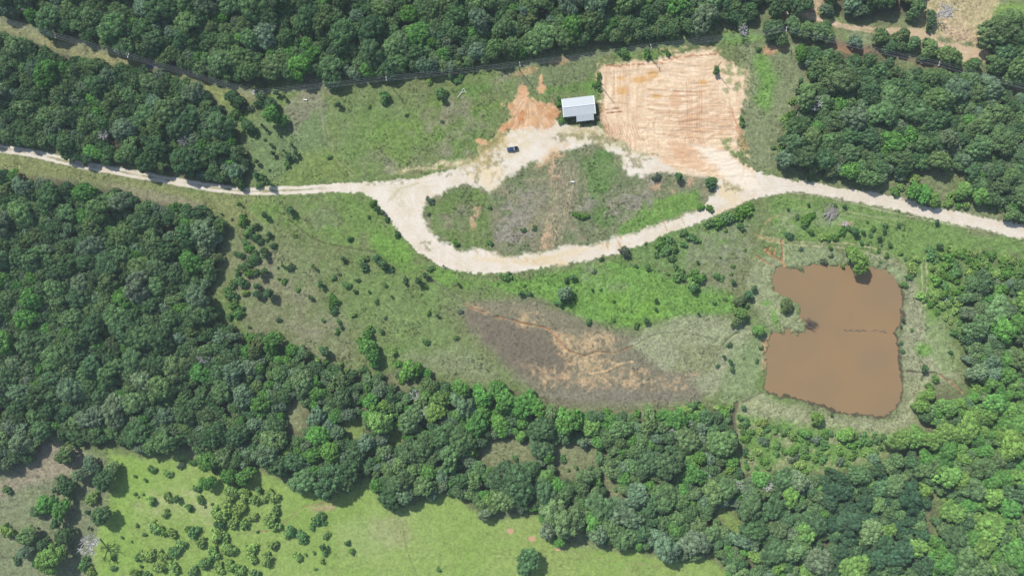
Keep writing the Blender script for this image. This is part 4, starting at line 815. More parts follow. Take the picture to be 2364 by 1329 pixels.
# ------------------------------------------------------------------ shrubs
SH = """782 243 9 d,888 223 14 g,851 245 5 y,1017 213 13 g,1021 226 9 d,990 187 8 y,1054 187 7 g,1040 178 6 d,1090 163 6 y,1063 177 8 g,938 265 4 g,1021 280 4 d,660 303 4 d,616 300 5 d,645 311 4 d,612 322 4 d,627 335 5 d,655 348 4 d,605 289 4 d,657 225 6 d,639 215 8 d,
631 354 6 d,683 353 7 d,667 361 9 d,677 365 7 d,662 377 10 g,674 335 5 d,593 373 6 d,600 407 10 g,618 422 11 d,591 402 8 d,760 361 6 y,622 393 3 d,860 469 8 b,871 482 8 d,893 506 6 d,885 490 5 d,672 486 10 d,612 496 8 d,622 541 7 d,678 542 6 y,807 550 6 g,917 541 7 d,851 501 4 d,992 463 9 s,989 494 4 s,1053 561 7 b,1132 560 7 g,1130 478 5 g,
595 520 7 d,600 558 8 d,616 554 5 d,630 567 7 d,610 578 9 d,612 590 9 d,592 598 9 d,598 629 11 d,613 625 8 d,668 617 9 d,653 613 4 d,642 618 3 d,728 619 5 d,720 614 4 y,792 597 6 d,836 599 11 y,841 614 11 d,871 596 11 d,884 609 12 d,896 620 10 d,655 649 7 b,642 643 4 y,741 656 8 d,770 640 7 g,783 633 4 s,825 647 5 d,801 659 9 g,888 658 6 g,935 645 6 d,937 654 5 d,966 647 10 d,983 636 9 d,994 619 8 g,981 660 6 y,1058 655 5 d,1167 638 12 g,1024 614 3 d,
596 678 11 d,622 677 12 d,687 669 5 y,717 686 7 d,820 673 5 d,852 674 4 d,904 684 4 d,868 696 6 g,765 688 9 b,774 695 9 b,764 706 8 b,772 719 9 d,782 742 6 g,788 755 5 d,746 739 5 g,642 737 6 s,778 766 7 g,815 726 6 y,850 756 7 y,861 762 5 g,880 765 6 g,988 721 6 y,1010 728 5 d,889 734 4 s,983 790 8 g,1053 779 6 g,1063 719 6 s,827 785 6 b,908 813 9 y,907 831 8 y,920 839 10 b,966 839 6 b,751 811 12 d,745 806 8 g,
560 509 12 b,588 524 7 d,573 535 11 g,586 547 10 g,512 494 3 d,573 573 10 b,586 586 9 g,563 614 12 g,576 629 11 b,555 650 12 g,537 655 10 g,545 586 6 g,550 470 4 d,557 473 4 d,535 506 3 d,532 680 12 g,524 668 8 g,540 706 12 b,550 722 13 g,565 675 8 y,563 713 4 d,576 755 4 d,594 660 8 d,548 630 8 g,566 560 8 g,580 600 9 g,555 590 8 g,540 690 8 y,570 655 7 g,528 730 9 g,
524 276 13 g,545 262 11 g,558 247 11 s,594 238 9 d,580 305 8 g,590 312 6 g,598 427 8 g,575 250 8 s,560 275 8 g,510 256 10 s,607 200 9 d,628 183 11 d,618 190 6 d,
1516 408 9 s,1566 409 11 d,1641 427 12 d,1646 414 8 g,1208 531 6 g,1234 526 6 g,1328 495 6 b,1336 498 7 b,1347 500 7 b,1355 498 6 b,1444 581 12 s,1389 597 5 d,1495 618 8 g,1323 641 8 d,1308 647 6 d,1372 627 5 s,1725 484 13 b,1707 494 13 b,1690 500 12 g,1675 503 13 g,1661 513 14 b,1640 514 11 g,1712 522 9 g,1733 475 9 b,1579 537 10 g,1597 547 11 g,1610 553 8 g,1525 563 12 b,1538 576 13 g,1546 553 12 g,1556 571 10 g,1579 563 8 g,1515 588 7 g,1551 596 9 g,1561 617 6 d,1569 634 13 g,1559 642 9 g,1580 640 7 g,1600 630 11 b,1615 642 13 b,1597 656 13 y,1608 662 10 b,1656 637 8 g,1666 642 7 g,1692 650 7 d,1740 665 7 d,1610 604 4 d,
1293 698 10 g,1310 693 9 g,1203 677 7 d,1222 678 7 d,1367 668 4 d,1514 692 5 d,1513 712 4 d,1491 739 9 d,1469 751 7 b,1359 743 7 g,1600 665 9 d,1418 739 4 g,1612 723 4 d,1727 680 11 d,1720 704 9 g,1685 796 6 d,1670 822 5 d,1685 834 6 d,1656 844 5 d,1689 851 6 d,1758 803 5 d,1748 834 5 d,1738 668 6 d,1600 936 10 g,1612 926 4 d,1715 939 6 d,1650 700 5 d,1675 690 5 g,
1903 602 8 s,1823 545 9 d,1874 535 7 g,1861 507 12 b,1866 472 4 d,1949 476 5 d,1928 475 5 d,1819 483 4 d,2002 512 3 d,2074 518 5 d,2045 519 6 g,2040 532 6 d,2016 528 6 g,2011 540 7 g,2029 550 7 d,1992 535 5 d,1973 534 10 d,1965 528 8 g,1946 532 10 b,1928 548 8 b,1902 547 9 y,1912 552 6 b,2161 512 6 d,2056 565 6 g,2150 576 9 g,2167 568 8 d,2089 657 8 g,2107 622 12 y,2163 601 8 g,1875 497 8 b,1855 520 7 g,1840 500 6 g,1990 560 5 g,2120 598 7 y,2100 640 7 g,1920 590 5 s,1850 575 5 s,
2191 468 10 y,2212 473 8 b,2230 473 9 y,2068 443 10 b,2080 430 9 y,2110 412 12 y,1874 409 7 g,2310 480 8 y,2290 476 7 b,1848 187 6 d,1841 212 8 d,1856 200 10 b,1850 230 10 g,1868 212 11 b,1826 290 12 y,1818 312 12 y,1806 345 10 b,1800 365 9 b,1838 300 12 b,1812 278 10 y,
1812 716 9 y,2130 683 12 y,2132 849 9 d,2084 738 5 d,2079 752 4 d,2081 793 4 d,2085 811 5 d,2106 762 4 g,2207 767 10 g,2196 742 6 y,1919 957 4 d,2148 898 11 b,2160 875 9 b,2196 813 5 d,2160 686 11 y,2184 732 7 y,2150 700 8 b,2175 705 9 y,2165 720 7 b,2190 700 8 y,
15 1130 10 g,128 1130 7 d,136 1204 14 d,210 1150 15 y,38 1293 10 d,192 1304 14 g,207 1319 11 y,15 1227 14 y,12 1216 9 b,349 1084 9 g,386 1094 10 y,417 1073 9 s,311 1099 4 g,409 1150 9 d,386 1148 11 y,348 1155 10 y,311 1140 4 g,381 1186 9 y,435 1171 9 g,455 1127 9 g,463 1153 9 g,445 1068 8 g,468 1079 10 b,494 1086 8 g,537 1132 17 y,563 1143 16 y,525 1163 16 y,550 1176 15 y,512 1189 17 y,494 1183 12 y,509 1209 13 d,537 1206 13 y,563 1209 12 y,583 1194 10 y,588 1153 13 y,595 1130 10 g,
356 1219 13 y,374 1227 11 b,397 1230 11 y,445 1227 14 g,436 1220 9 b,499 1235 16 y,518 1240 12 y,338 1283 16 y,317 1286 9 g,261 1288 6 g,261 1311 7 g,402 1273 15 g,376 1286 15 y,366 1309 13 y,399 1309 14 y,417 1255 11 y,463 1253 11 y,491 1276 14 y,527 1268 15 y,473 1299 14 g,445 1319 11 g,504 1311 13 y,535 1309 14 y,553 1319 12 y,581 1265 12 y,581 1288 12 y,586 1322 11 g,310 1324 11 y,338 1324 9 g,200 1182 5 d,207 1217 4 d,304 1250 3 g,281 1240 4 g,174 1155 4 d,120 1150 6 g,78 1300 8 g,
626 1145 15 y,604 1150 12 y,636 1178 10 g,623 1199 16 y,636 1214 12 y,736 1197 14 g,728 1208 9 d,720 1217 8 g,745 1206 8 g,669 1227 13 g,662 1235 8 y,696 1240 13 g,752 1237 8 g,757 1230 5 y,746 1260 9 d,749 1278 6 g,628 1258 11 y,635 1262 8 g,616 1293 14 y,687 1285 10 y,692 1290 7 g,801 1253 6 g,810 1270 6 y,814 1273 5 g,743 1296 6 y,728 1313 4 g,1012 1314 5 g,725 1276 4 g,706 1280 4 g,815 1280 3 s,
1300 1060 8 g,1245 1045 10 b,1255 1025 11 b,1264 1060 9 g,1190 1058 7 g,1270 1075 8 g,1312 1084 4 g,1330 1078 5 g,1420 1130 5 g,1440 120 12 b,1493 124 10 b,1541 122 7 b,1655 160 8 g,1652 168 7 d,1384 175 7 b,1378 193 9 b,1384 205 6 g,1376 262 4 g,1292 230 7 g,1290 240 6 b,1296 280 8 g,1305 272 6 g,1752 113 6 g,1786 340 5 g,1640 480 9 b,1618 478 8 b,1712 275 6 b,1714 286 6 g,
1690 1020 8 g,1720 1045 9 d,1733 1052 8 y,1600 1000 9 y"""
SHR = []
for tkn in SH.replace('\n', '').split(','):
    a = tkn.split(); SHR.append((float(a[0]), float(a[1]), float(a[2]), a[3]))
gs = random.Random(5)
def fill(poly, n, rmin, rmax, pal, k=.75):
    xs = [p[0] for p in poly]; ys = [p[1] for p in poly]
    PX = np.array([gs.uniform(min(xs), max(xs)) for _ in range(n)]); PY = np.array([gs.uniform(min(ys), max(ys)) for _ in range(n)]); D_ = sdf(poly, PX, PY)
    for i in range(n):
        r = gs.uniform(rmin, rmax)
        if D_[i] > -r * .5 or ROAD_MASK[np.searchsorted(GY, PY[i]), np.searchsorted(GX, PX[i])] > .2: continue
        if any((PX[i]-q[0])**2 + (PY[i]-q[1])**2 < (k * (r+q[2])) ** 2 for q in SHR) or near(PX[i], PY[i], r, .7): continue
        SHR.append((PX[i], PY[i], r, gs.choice(pal)))
fill(SEP, 260, 5, 12, 'bbyygsg')
fill([(2145,575),(2240,570),(2364,590),(2420,600),(2420,690),(2300,660),(2260,640),(2235,700),(2225,800),(2200,760),(2170,680),(2140,620)], 520, 6, 14, 'bbygbyb', .62)
fill([(1080,885),(1300,935),(1500,945),(1690,930),(1690,950),(1400,965),(1240,930),(1080,905)], 420, 7, 14, 'bbbyg', .55)
fill([(700,800),(800,838),(900,850),(1010,870),(1010,890),(850,880),(720,850)], 90, 5, 10, 'byg', .8)
fill([(1830,210),(1880,205),(1850,260),(1820,330),(1800,390),(1790,370)], 80, 6, 11, 'bby', .7)
fill([(560,770),(640,765),(700,795),(720,850),(640,820),(570,800)], 50, 5, 10, 'bys', .8)
fill([(2060,420),(2240,440),(2300,480),(2200,475),(2080,450)], 60, 5, 10, 'by', .8)
fill([(330,1050),(600,1090),(640,1329),(240,1329)], 60, 3, 5, 'ggy', 1.2)
fill([(1200,575),(1750,470),(1740,640),(1640,720),(1300,700),(1180,650)], 34, 3, 6, 'bgb', 1.2)
fill([(1900,620),(1780,560),(2100,560),(2120,620)], 20, 3, 6, 'gbs', 1.2)
PS = {'d': ('dark green', F(.100, .195, .082)), 'g': ('green', F(.145, .275, .094)), 'b': ('bright green', F(.142, .285, .064)), 'y': ('yellow green', F(.255, .390, .115)), 's': ('grey green', F(.140, .195, .122))}
szw = lambda r: 'large' if r > 12 else 'medium' if r > 8.5 else 'small' if r > 5.5 else 'tiny'
print('n shr', len(SHR)); sord = sorted(range(len(SHR)), key=lambda i: -SHR[i][2]); SIND = set(sord[:296])
sproto = {}; spts = []
for i, (px, py, rp, ty) in enumerate(SHR):
    g2 = random.Random(i * 7 + 1); nm, c = PS[ty]; R = rp * S * 1.02
    ced = ty == 'd' and g2.random() < .6
    var = (NS + g2.randrange(3)) if ced else g2.randrange(NS)
    hs = R * g2.uniform(.75, 1.15) * (1.15 if rp < 7 else 1)
    x, y = W(px, py, hs * .7); rz = g2.uniform(0, 6.28); tint = hsv_j(c, g2, .15)
    if i in SIND or var not in sproto:
        me_ = (SHRUBS + CEDARS)[var]
        o = link(bpy.data.objects.new('cedar_bush' if ced else 'bush', me_)); o.location = (x, y, -.1); o.rotation_euler = (0, 0, rz); o.scale = (R, R, hs); o['tint'] = tint
        sproto.setdefault(var, o)
        register(o, szw(rp), nm, 'cedar bush' if ced else 'bush', zone(px, py, ZS, ZT), px, 'bush', 'bushes scattered over the fields')
    else: spts.append((x, y, -.1, R, hs, rz, var, tint))
print('shrubs', len(SHR))
if spts:
    so_ = scatter('undergrowth', spts, [sproto[v] for v in range(NS + 3)])
    tag(so_, 'low scattered undergrowth of tiny bushes across slopes and meadow', 'undergrowth', kind='stuff')

# ------------------------------------------------------------------ dead trees
def dead_mesh(name, seed, R, h, fallen=False):
    g = random.Random(seed); m = MB()
    def br(p, d, L, r, depth):
        q = p + d * L; md_ = (p + q) / 2 + Vector((g.uniform(-1, 1), g.uniform(-1, 1), g.uniform(-1, 1))) * L * .08
        m.tube([p, md_, q], [r, r * .8, r * .55], 4)
        if depth == 0: return
        for k in range(3 if depth > 1 else 3):
            nd = (d + Vector((g.uniform(-1, 1), g.uniform(-1, 1), g.uniform(-.35, .5)))).normalized()
            br(p + (q - p) * g.uniform(.45, 1), nd, L * g.uniform(.55, .8), r * .68, depth - 1)
    m.tube([(0, 0, -.2), (.1, 0, h * .5)], [.3, .22], 6)
    for k in range(9):
        a = k * .7 + g.uniform(-.3, .3)
        br(Vector((.1, 0, h * g.uniform(.35, .5))), Vector((math.cos(a), math.sin(a), g.uniform(.3, .9))).normalized(), R * .5, .17, 3)
    return m.mesh(name, DEADW)
DM = [dead_mesh('dead_tree', i, 4.2, 9) for i in range(3)]
for k, (px, py, s_, lb) in enumerate([(275,108,1.0,'pale grey dead tree leaning over the power line gap at upper left'),(415,290,.95,'white bare dead tree in the wedge of woods above the left track'),(422,322,.95,'grey twiggy dead tree just below the white bare one in the wedge'),
    (232,308,.8,'small grey dead tree beside the little opening in the wedge of woods'),(55,14,.9,'grey dead tree at the top left corner of the photo'),(887,6,.8,'bare pale dead tree cut by the top edge above the third pole'),(1720,66,.8,'lone thin dead tree with bare limbs right of the fifth pole'),
    (1882,238,1.25,'wide grey dead tree at the left rim of the right woods'),(1910,222,.8,'bare pale dead tree limbs right of the wide grey one'),(2050,248,.8,'small grey dead tree in the middle of the right woods'),(210,1255,1.75,'large silver dead tree standing alone in the bottom left pasture'),
    (58,880,.8,'bare dead tree in the left middle of the big left woods'),(468,826,.9,'grey dead tree near the right rim of the big left woods'),(955,912,.8,'grey dead tree in the wood strip below the bright bush clump'),(982,950,.9,'pale dead tree limbs lower in the same wood strip'),
    (335,520,.7,'small grey dead tree near the opening in the upper left woods'),(1558,1002,.8,'pale dead tree in the woods left of the dark drain channel'),(1708,1120,.9,'grey dead tree at the top of the bottom woods'),(1775,1120,.9,'pale dead tree right of the grey one in the bottom woods'),
    (1630,1028,.6,'thin dead snag in the woods close to the dark drain'),(890,1052,.8,'pale dead tree inside the wood strip above the dark bay'),(620,985,.8,'grey dead tree on the left of the small clearing in the wood strip'),(1960,958,0,''),(2298,1110,.9,'grey fallen branches in the lower right corner woods'),(2180,30,.8,'tangled dead branches by the tan dirt at top right')]):
    if s_ == 0: continue
    x, y = W(px, py, 8); o = link(bpy.data.objects.new('dead_tree', DM[k % 3])); o.location = (x, y, .9 if s_ < 1.2 else -.1); o.scale = (s_, s_, s_ * 1.05); o.rotation_euler = (0, 0, k * 1.3)
    tag(o, lb, 'dead tree', 'dead trees among the living ones')
def pile(px, py, L, n, lb, seed, nm='brush_pile', ang=None, col_=None):
    g = random.Random(seed); m = MB(); x, y = W(px, py)
    for k in range(n):
        a = (ang if ang is not None else 0) + g.uniform(-.5, .5) if ang is not None else g.uniform(0, 3.14)
        cx_, cy_ = g.gauss(0, L * .16), g.gauss(0, L * .16); l = L * g.uniform(.2, .5)
        m.tube([(cx_ - math.cos(a)*l, cy_ - math.sin(a)*l, g.uniform(.1, .9)), (cx_ + math.cos(a)*l, cy_ + math.sin(a)*l, g.uniform(.1, 1.3))], [g.uniform(.08, .2), .05], 5)
    o = m.build(nm, col_ or DEADW); o.location = (x, y, 0); return tag(o, lb, 'brush pile' if nm == 'brush_pile' else 'log')
pile(1918, 490, 9, 60, 'heap of pale grey dead branches on the grass between road and pond', 2, ang=1.1, col_=simple('weathered_branches', (.30, .28, .26), .9))
pile(1950, 517, 4, 22, 'low scatter of brown brush right of the grey branch heap', 3)
pile(2178, 690, 6, 16, 'pale fallen trunk with twigs on the bank right of the pond', 4, ang=-1.1)
pile(1872, 750, 6, 30, 'dark twigs in the water at the tip of the spit', 5, ang=-.3, col_=simple('wet_twigs', (.10, .085, .075), .8))
pile(2185, 25, 8, 40, 'heap of grey cut branches by the tan dirt at top right', 6)
m = MB()
g = random.Random(9)
for k in range(46):
    if g.random() < .42: continue
    t = k / 45; px = 1950 + t * 88 + (8 if t > .62 else 0); py = 761 + 4 * t + g.uniform(-1.5, 1.5); x, y = W(px, py); r = g.uniform(.12, .42)
    m.tube([(x - r * 2, y, -.62 + g.uniform(-.1, .1)), (x + r * 2, y + g.uniform(-.6, .6), -.5 + g.uniform(-.1, .25))], [r * .7, r * .4], 5)
tag(m.build('driftwood_line', simple('wet_wood', (.15, .125, .105), .8)), 'line of broken wood and mud poking out across the pond', 'driftwood')

# ------------------------------------------------------------------ power line
POLE = simple('weathered_pole', (.09, .075, .06), .85); ARM = simple('crossarm_grey', (.55, .56, .56), .7); WIREM = simple('aluminium_wire', (.36, .37, .38), .5, metal=0)
INS = simple('insulator', (.6, .62, .64), .4)
tops = [(-320,-52),(-12,42),(295,128),(586,213),(891,181),(1200,148),(1503,107),(1816,67),(2169,147),(2500,232)]
PH = 11.0
TP = [(*W(px, py, PH), PH) for px, py in tops]
pole_names = ['', 'weathered power pole just beyond the left edge of the photo', 'power pole in the tree gap at upper left, first from the left', 'power pole at the bend of the line near the bushes, second from the left',
              'power pole at the field edge with a long shadow, third from the left', 'power pole above the clay patch, fourth from the left', 'power pole above the clay clearing, fifth from the left', 'power pole standing in the trees, sixth from the left', 'power pole above the right woods, seventh from the left', '']
cross = {}
for i, (x, y, h) in enumerate(TP):
    a, b = TP[max(i-1, 0)], TP[min(i+1, len(TP)-1)]
    d = Vector((b[0]-a[0], b[1]-a[1], 0)).normalized(); n = Vector((-d.y, d.x, 0)); cross[i] = n
    if not (2 <= i <= 8): continue
    rz = math.atan2(n.y, n.x); root = empty('power_pole', (x, y, 0), rz)
    MB().tube([(0, 0, -.5), (0, 0, PH * .5), (0, 0, PH)], [.26, .21, .16], 8).build('pole', POLE, root)
    am = MB().box(-1.35, 1.35, -.16, .12, PH - .42, PH - .2); am.box(-.9, -.8, -.17, -.05, PH - 1.1, PH - .4)
    if i == 3: am.box(-1.35, 1.35, .45, .7, PH - .42, PH - .2)
    am.build('crossarm', ARM, root)
    for ox in (-1.25, .35, 1.25): MB().tube([(ox, 0, PH - .2), (ox, 0, PH - .02)], [.11, .07], 6).build('insulator', INS, root)
    tag(root, pole_names[i], 'power pole', 'power poles along the line')
for j, (off, dz, lb) in enumerate([(-1.25, 0, 'lower outer wire of the power line'), (.35, 0, 'middle wire of the power line'), (1.25, 0, 'upper outer wire of the power line'), (-.1, -1.6, 'slack neutral wire strung below the crossarms')]):
    pts = []
    for i in range(len(TP) - 1):
        A = Vector(TP[i]) + cross[i] * off + Vector((0, 0, dz)); B = Vector(TP[i+1]) + cross[i+1] * off + Vector((0, 0, dz))
        for k in range(14):
            t = k / 14; p = A.lerp(B, t); p.z -= 4 * 1.2 * t * (1 - t); pts.append(p)
    tag(MB().tube(pts, .035, 4).build('power_line_wire', WIREM), lb, 'wire', 'wires of the power line')
for (px, py), hh, lb in [((1391,180), 12.5, 'bare wooden pole without wires at the left edge of the clay clearing'), ((1666,143), 13.2, 'bare wooden pole without wires in the upper right of the clay clearing')]:
    x, y = W(px, py, hh); o = MB().tube([(0, 0, -.4), (0, 0, hh * .5), (0, 0, hh)], [.24, .2, .14], 8).build('wooden_pole', POLE); o.location = (x, y, 0); tag(o, lb, 'wooden pole')

# ------------------------------------------------------------------ shed
def ribbed(name, c, rough, metal, axis_scale, axis='X', amp=.35):
    m, t = new_mat(name); out = t.nodes.new('ShaderNodeOutputMaterial'); b = t.nodes.new('ShaderNodeBsdfPrincipled')
    tc = t.nodes.new('ShaderNodeTexCoord'); wv = t.nodes.new('ShaderNodeTexWave'); wv.bands_direction = axis; wv.inputs['Scale'].default_value = axis_scale
    nz = t.nodes.new('ShaderNodeTexNoise'); nz.inputs['Scale'].default_value = .6; nz.inputs['Detail'].default_value = 4
    mp = t.nodes.new('ShaderNodeMapRange'); mp.inputs[3].default_value = .9; mp.inputs[4].default_value = 1.08
    ml = t.nodes.new('ShaderNodeMath'); ml.operation = 'MULTIPLY_ADD'; ml.inputs[1].default_value = .10; ml.inputs[2].default_value = 0
    ad = t.nodes.new('ShaderNodeMath'); sc = t.nodes.new('ShaderNodeVectorMath'); sc.operation = 'SCALE'; sc.inputs[0].default_value = c
    t.links.new(tc.outputs['Object'], wv.inputs[0]); t.links.new(tc.outputs['Object'], nz.inputs['Vector']); t.links.new(nz.outputs[0], mp.inputs[0]); t.links.new(wv.outputs['Fac'], ml.inputs[0])
    t.links.new(mp.outputs[0], ad.inputs[0]); t.links.new(ml.outputs[0], ad.inputs[1]); ad.operation = 'SUBTRACT'
    t.links.new(ad.outputs[0], sc.inputs['Scale']); t.links.new(sc.outputs[0], b.inputs['Base Color'])
    bp = t.nodes.new('ShaderNodeBump'); bp.inputs['Strength'].default_value = amp; bp.inputs['Distance'].default_value = .05; t.links.new(wv.outputs['Fac'], bp.inputs['Height']); t.links.new(bp.outputs[0], b.inputs['Normal'])
    b.inputs['Roughness'].default_value = rough; b.inputs['Metallic'].default_value = metal; t.links.new(b.outputs[0], out.inputs[0]); return m
ROOFM = ribbed('galvanised_roof', (.50, .535, .545), .55, .0, 1.0); WALLM = ribbed('metal_wall', (.34, .37, .38), .6, .1, 1.2); TRIM = simple('white_trim', (.82, .82, .82), .5, var=.05)
ex_, ey_ = W(1336, 245, 4.6); th = math.radians(6.6)
shed = empty('metal_shed', (ex_, ey_, 0), th)
L2, D0, D1, EV, RG = 8.75, 5.0, 5.0, 3.9, 4.75     # half length, depths N and S of the ridge, eave and ridge heights
w_ = MB()
w_.add([(-L2+.25,-D1+.25,0),(L2-.25,-D1+.25,0),(L2-.25,D0-.25,0),(-L2+.25,D0-.25,0),(-L2+.25,-D1+.25,EV),(L2-.25,-D1+.25,EV),(L2-.25,D0-.25,EV),(-L2+.25,D0-.25,EV),(-L2+.25,0,RG-.1),(L2-.25,0,RG-.1)],
       [(0,1,5,4),(2,3,7,6),(1,2,6,9,5),(3,0,4,8,7)])
w_.build('wall', WALLM, shed)
rf = MB()
rf.hexa([(-L2,0,RG),(L2,0,RG),(L2,D0,EV),(-L2,D0,EV),(-L2,0,RG+.1),(L2,0,RG+.1),(L2,D0,EV+.1),(-L2,D0,EV+.1)])
rf.hexa([(-L2,-D1,EV),(L2,-D1,EV),(L2,0,RG),(-L2,0,RG),(-L2,-D1,EV+.1),(L2,-D1,EV+.1),(L2,0,RG+.1),(-L2,0,RG+.1)])
roof = rf.build('roof', ROOFM, shed)
MB().tube([(-L2, 0, RG+.14), (L2, 0, RG+.14)], .16, 6).build('ridge_cap', TRIM, roof)
for sx in (-1, 1):
    t_ = MB(); xx = sx * (L2 + .06)
    t_.hexa([(xx-.17,0,RG-.05),(xx+.17,0,RG-.05),(xx+.17,D0,EV-.05),(xx-.17,D0,EV-.05),(xx-.17,0,RG+.17),(xx+.17,0,RG+.17),(xx+.17,D0,EV+.17),(xx-.17,D0,EV+.17)])
    t_.hexa([(xx-.17,-D1,EV-.05),(xx+.17,-D1,EV-.05),(xx+.17,0,RG-.05),(xx-.17,0,RG-.05),(xx-.17,-D1,EV+.17),(xx+.17,-D1,EV+.17),(xx+.17,0,RG+.17),(xx-.17,0,RG+.17)])
    t_.build('gable_trim', TRIM, roof)
X0, X1, YE = -1.9, 7.7, -D1 - 3.1
MB().hexa([(X0,YE,3.0),(X1,YE,3.0),(X1,-D1-.02,EV-.05),(X0,-D1-.02,EV-.05),(X0,YE,3.1),(X1,YE,3.1),(X1,-D1-.02,EV+.06),(X0,-D1-.02,EV+.06)]).build('porch_roof', ROOFM, shed)
for xx in (X0+.15, (X0+X1)/2, X1-.15): MB().box(xx-.09, xx+.09, YE+.1, YE+.28, -.2, 3.02).build('porch_post', TRIM, shed)
DOORM = simple('door_paint', (.5, .52, .52), .5)
MB().box(1.2, 4.4, -D1+.17, -D1+.23, 0, 3.0).build('roller_door', DOORM, shed)
d_ = MB().box(5.4, 6.4, -D1+.17, -D1+.23, 0, 2.1).build('door', DOORM, shed); MB().box(6.2, 6.3, -D1+.10, -D1+.16, 1.0, 1.1).build('handle', POLE, d_)
wn = MB().box(-5.6, -4.2, -D1+.17, -D1+.23, 1.1, 2.1).build('window', TRIM, shed); MB().box(-5.5, -4.3, -D1+.14, -D1+.165, 1.2, 2.0).build('pane', simple('glass', (.03, .04, .05), .08, var=.02, spec=.6), wn)
tag(shed, 'pale metal shed with gable roof and lean-to porch beside the clay clearing', 'shed')

# ------------------------------------------------------------------ pickup
PAINT = simple('blue_black_paint', (.03, .065, .15), .15, var=.05, spec=.6); GLASS = simple('dark_glass', (.03, .045, .06), .05, var=.02, spec=.8); RUB = simple('tyre_rubber', (.02, .02, .02), .9); CHR = simple('chrome', (.6, .62, .65), .25, metal=.8); LINER = simple('bed_liner', (.015, .015, .017), .8)
tx, ty_ = W(1183.3, 343.5, 1); truck = empty('pickup_truck', (tx, ty_, 0), math.radians(180 + 9))
def prof(m, pts, wl, taper=None):  # extrude side profile (x,z) across width
    n = len(pts); vs = [(x, -(wl if taper is None else taper[i]), z) for i, (x, z) in enumerate(pts)] + [(x, (wl if taper is None else taper[i]), z) for i, (x, z) in enumerate(pts)]
    fs = [tuple(range(n)), tuple(reversed(range(n, 2*n)))] + [(i, i+n, (i+1) % n + n, (i+1) % n) for i in range(n)]
    m.add(vs, fs)
b_ = MB(); prof(b_, [(-.35,.45),(2.85,.45),(2.98,.6),(2.95,.95),(2.7,1.12),(1.25,1.2),(-.35,1.2)], .98, [.98,.92,.90,.90,.95,.98,.98])
b_.box(-2.9,-.352,-.98,.98,.45,.62); b_.box(-2.9,-.352,.86,.98,.622,1.25); b_.box(-2.9,-.352,-.98,-.86,.622,1.25)
b_.build('body', PAINT, truck)
cb = MB(); prof(cb, [(-.34,1.202),(1.22,1.202),(.55,1.86),(-.15,1.9)], .9, [.93,.93,.72,.72]); cb.build('cab', PAINT, truck)
ws = MB(); ws.add([(1.20,-.86,1.25),(1.20,.86,1.25),(.62,.68,1.83),(.62,-.68,1.83)], [(0,1,2,3)]); ws.add([(p[0]+.02,p[1],p[2]+.02) for p in ws.v], [(0,1,2,3)]); ws.build('windshield', GLASS, truck)
rw = MB().box(-.31, -.27, -.65, .65, 1.4, 1.8); rw.build('rear_window', GLASS, truck)
for sy in (-1, 1):
    MB().hexa([(-.2,sy*.90,1.26),(.95,sy*.90,1.26),(.95,sy*.94,1.26),(-.2,sy*.94,1.26),(-.1,sy*.75,1.8),(.45,sy*.75,1.8),(.45,sy*.79,1.8),(-.1,sy*.79,1.8)]).build('side_window', GLASS, truck)
    MB().box(.85, 1.0, sy*1.0 if sy > 0 else -1.18, 1.18 if sy > 0 else -1.0, 1.2, 1.38).build('mirror', PAINT, truck)
    MB().box(2.9, 2.99, sy*.62-.2, sy*.62+.2, .72, .92).build('headlight', CHR, truck)
    MB().box(-2.96, -2.90, sy*.9-.07, sy*.9+.07, .75, 1.15).build('tail_light', simple('red_lens', (.35, .02, .02), .3), truck)
    for xx in (1.95, -1.75):
        wh = MB().tube([(xx, sy*.98, .42), (xx, sy*.72, .42)], .42, 16).build('wheel', RUB, truck); MB().tube([(xx, sy*.995, .42), (xx, sy*.985, .42)], .24, 10).build('rim', CHR, wh)
MB().box(-2.88, -.37, -.85, .85, .63, .67).build('bed', LINER, truck)
MB().box(-2.9, -2.84, -.85, .85, .68, 1.24).build('tailgate', PAINT, truck)
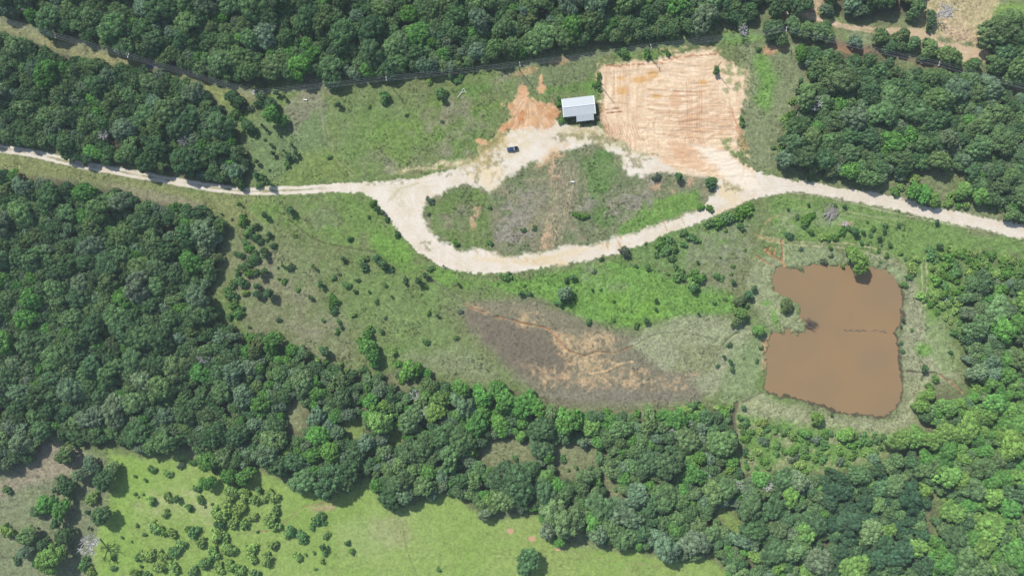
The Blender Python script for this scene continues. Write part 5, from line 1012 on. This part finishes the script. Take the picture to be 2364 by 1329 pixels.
MB().box(-.95, -.62, -.99, .99, 1.26, 1.42).build('tool_box', simple('toolbox_steel', (.62, .66, .68), .35, metal=.4), truck)
MB().box(2.99, 3.1, -.88, .88, .5, .66).build('front_bumper', CHR, truck); MB().box(-3.08, -2.965, -.88, .88, .5, .66).build('rear_bumper', CHR, truck)
tag(truck, 'dark blue pickup truck with silver toolbox parked on the pale gravel yard', 'pickup truck')

# ------------------------------------------------------------------ small white things in the grass
WH = simple('white_paint', (.78, .77, .72), .6, var=.08)
x, y = W(1066, 214)
fr = MB().tube([(1.0,2.2,.3),(-.6,-.6,.4),(-2.4,-2.9,.3)], .12, 6).tube([(1.0,2.2,.3),(2.5,-.4,.3)], .12, 6).tube([(-.4,-.3,.4),(1.9,.6,.35)], .1, 6).build('a_frame', WH); fr.location = (x, y, .2); tag(fr, 'white A-shaped frame lying in the field below the power line', 'frame')
x, y = W(705, 231)
o = MB().hexa([(-1.1,-.3,0),(1.1,-.4,0),(1.2,.4,0),(-1,.3,0),(-1,-.2,.35),(1,-.3,.3),(1.1,.3,.3),(-.9,.25,.4)]).build('white_sheet', WH); o.location = (x, y, .3); o.rotation_euler = (0, 0, -.1); tag(o, 'small white sheet of scrap in the field near the second pole', 'scrap')
x, y = W(1322, 420)
o = MB().hexa([(-1.1,-.3,0),(1,-.5,0),(1.1,.3,0),(-1,.5,0),(-.9,-.2,.4),(.9,-.4,.3),(1,.2,.3),(-.9,.4,.4)]).build('white_slab', WH); o.location = (x, y, .3); tag(o, 'small pale slab lying in the middle of the loop island', 'slab')

finish_labels()
hz, t = new_mat('thin_haze'); out = t.nodes.new('ShaderNodeOutputMaterial'); pv = t.nodes.new('ShaderNodeVolumePrincipled')
pv.inputs['Color'].default_value = (.80, .93, 1, 1); pv.inputs['Density'].default_value = .00010; pv.inputs['Anisotropy'].default_value = 0.0
t.links.new(pv.outputs[0], out.inputs['Volume'])
tag(MB().box(-6300, 6300, -6300, 6300, -4, HC + 15).build('haze', hz), kind='stuff')
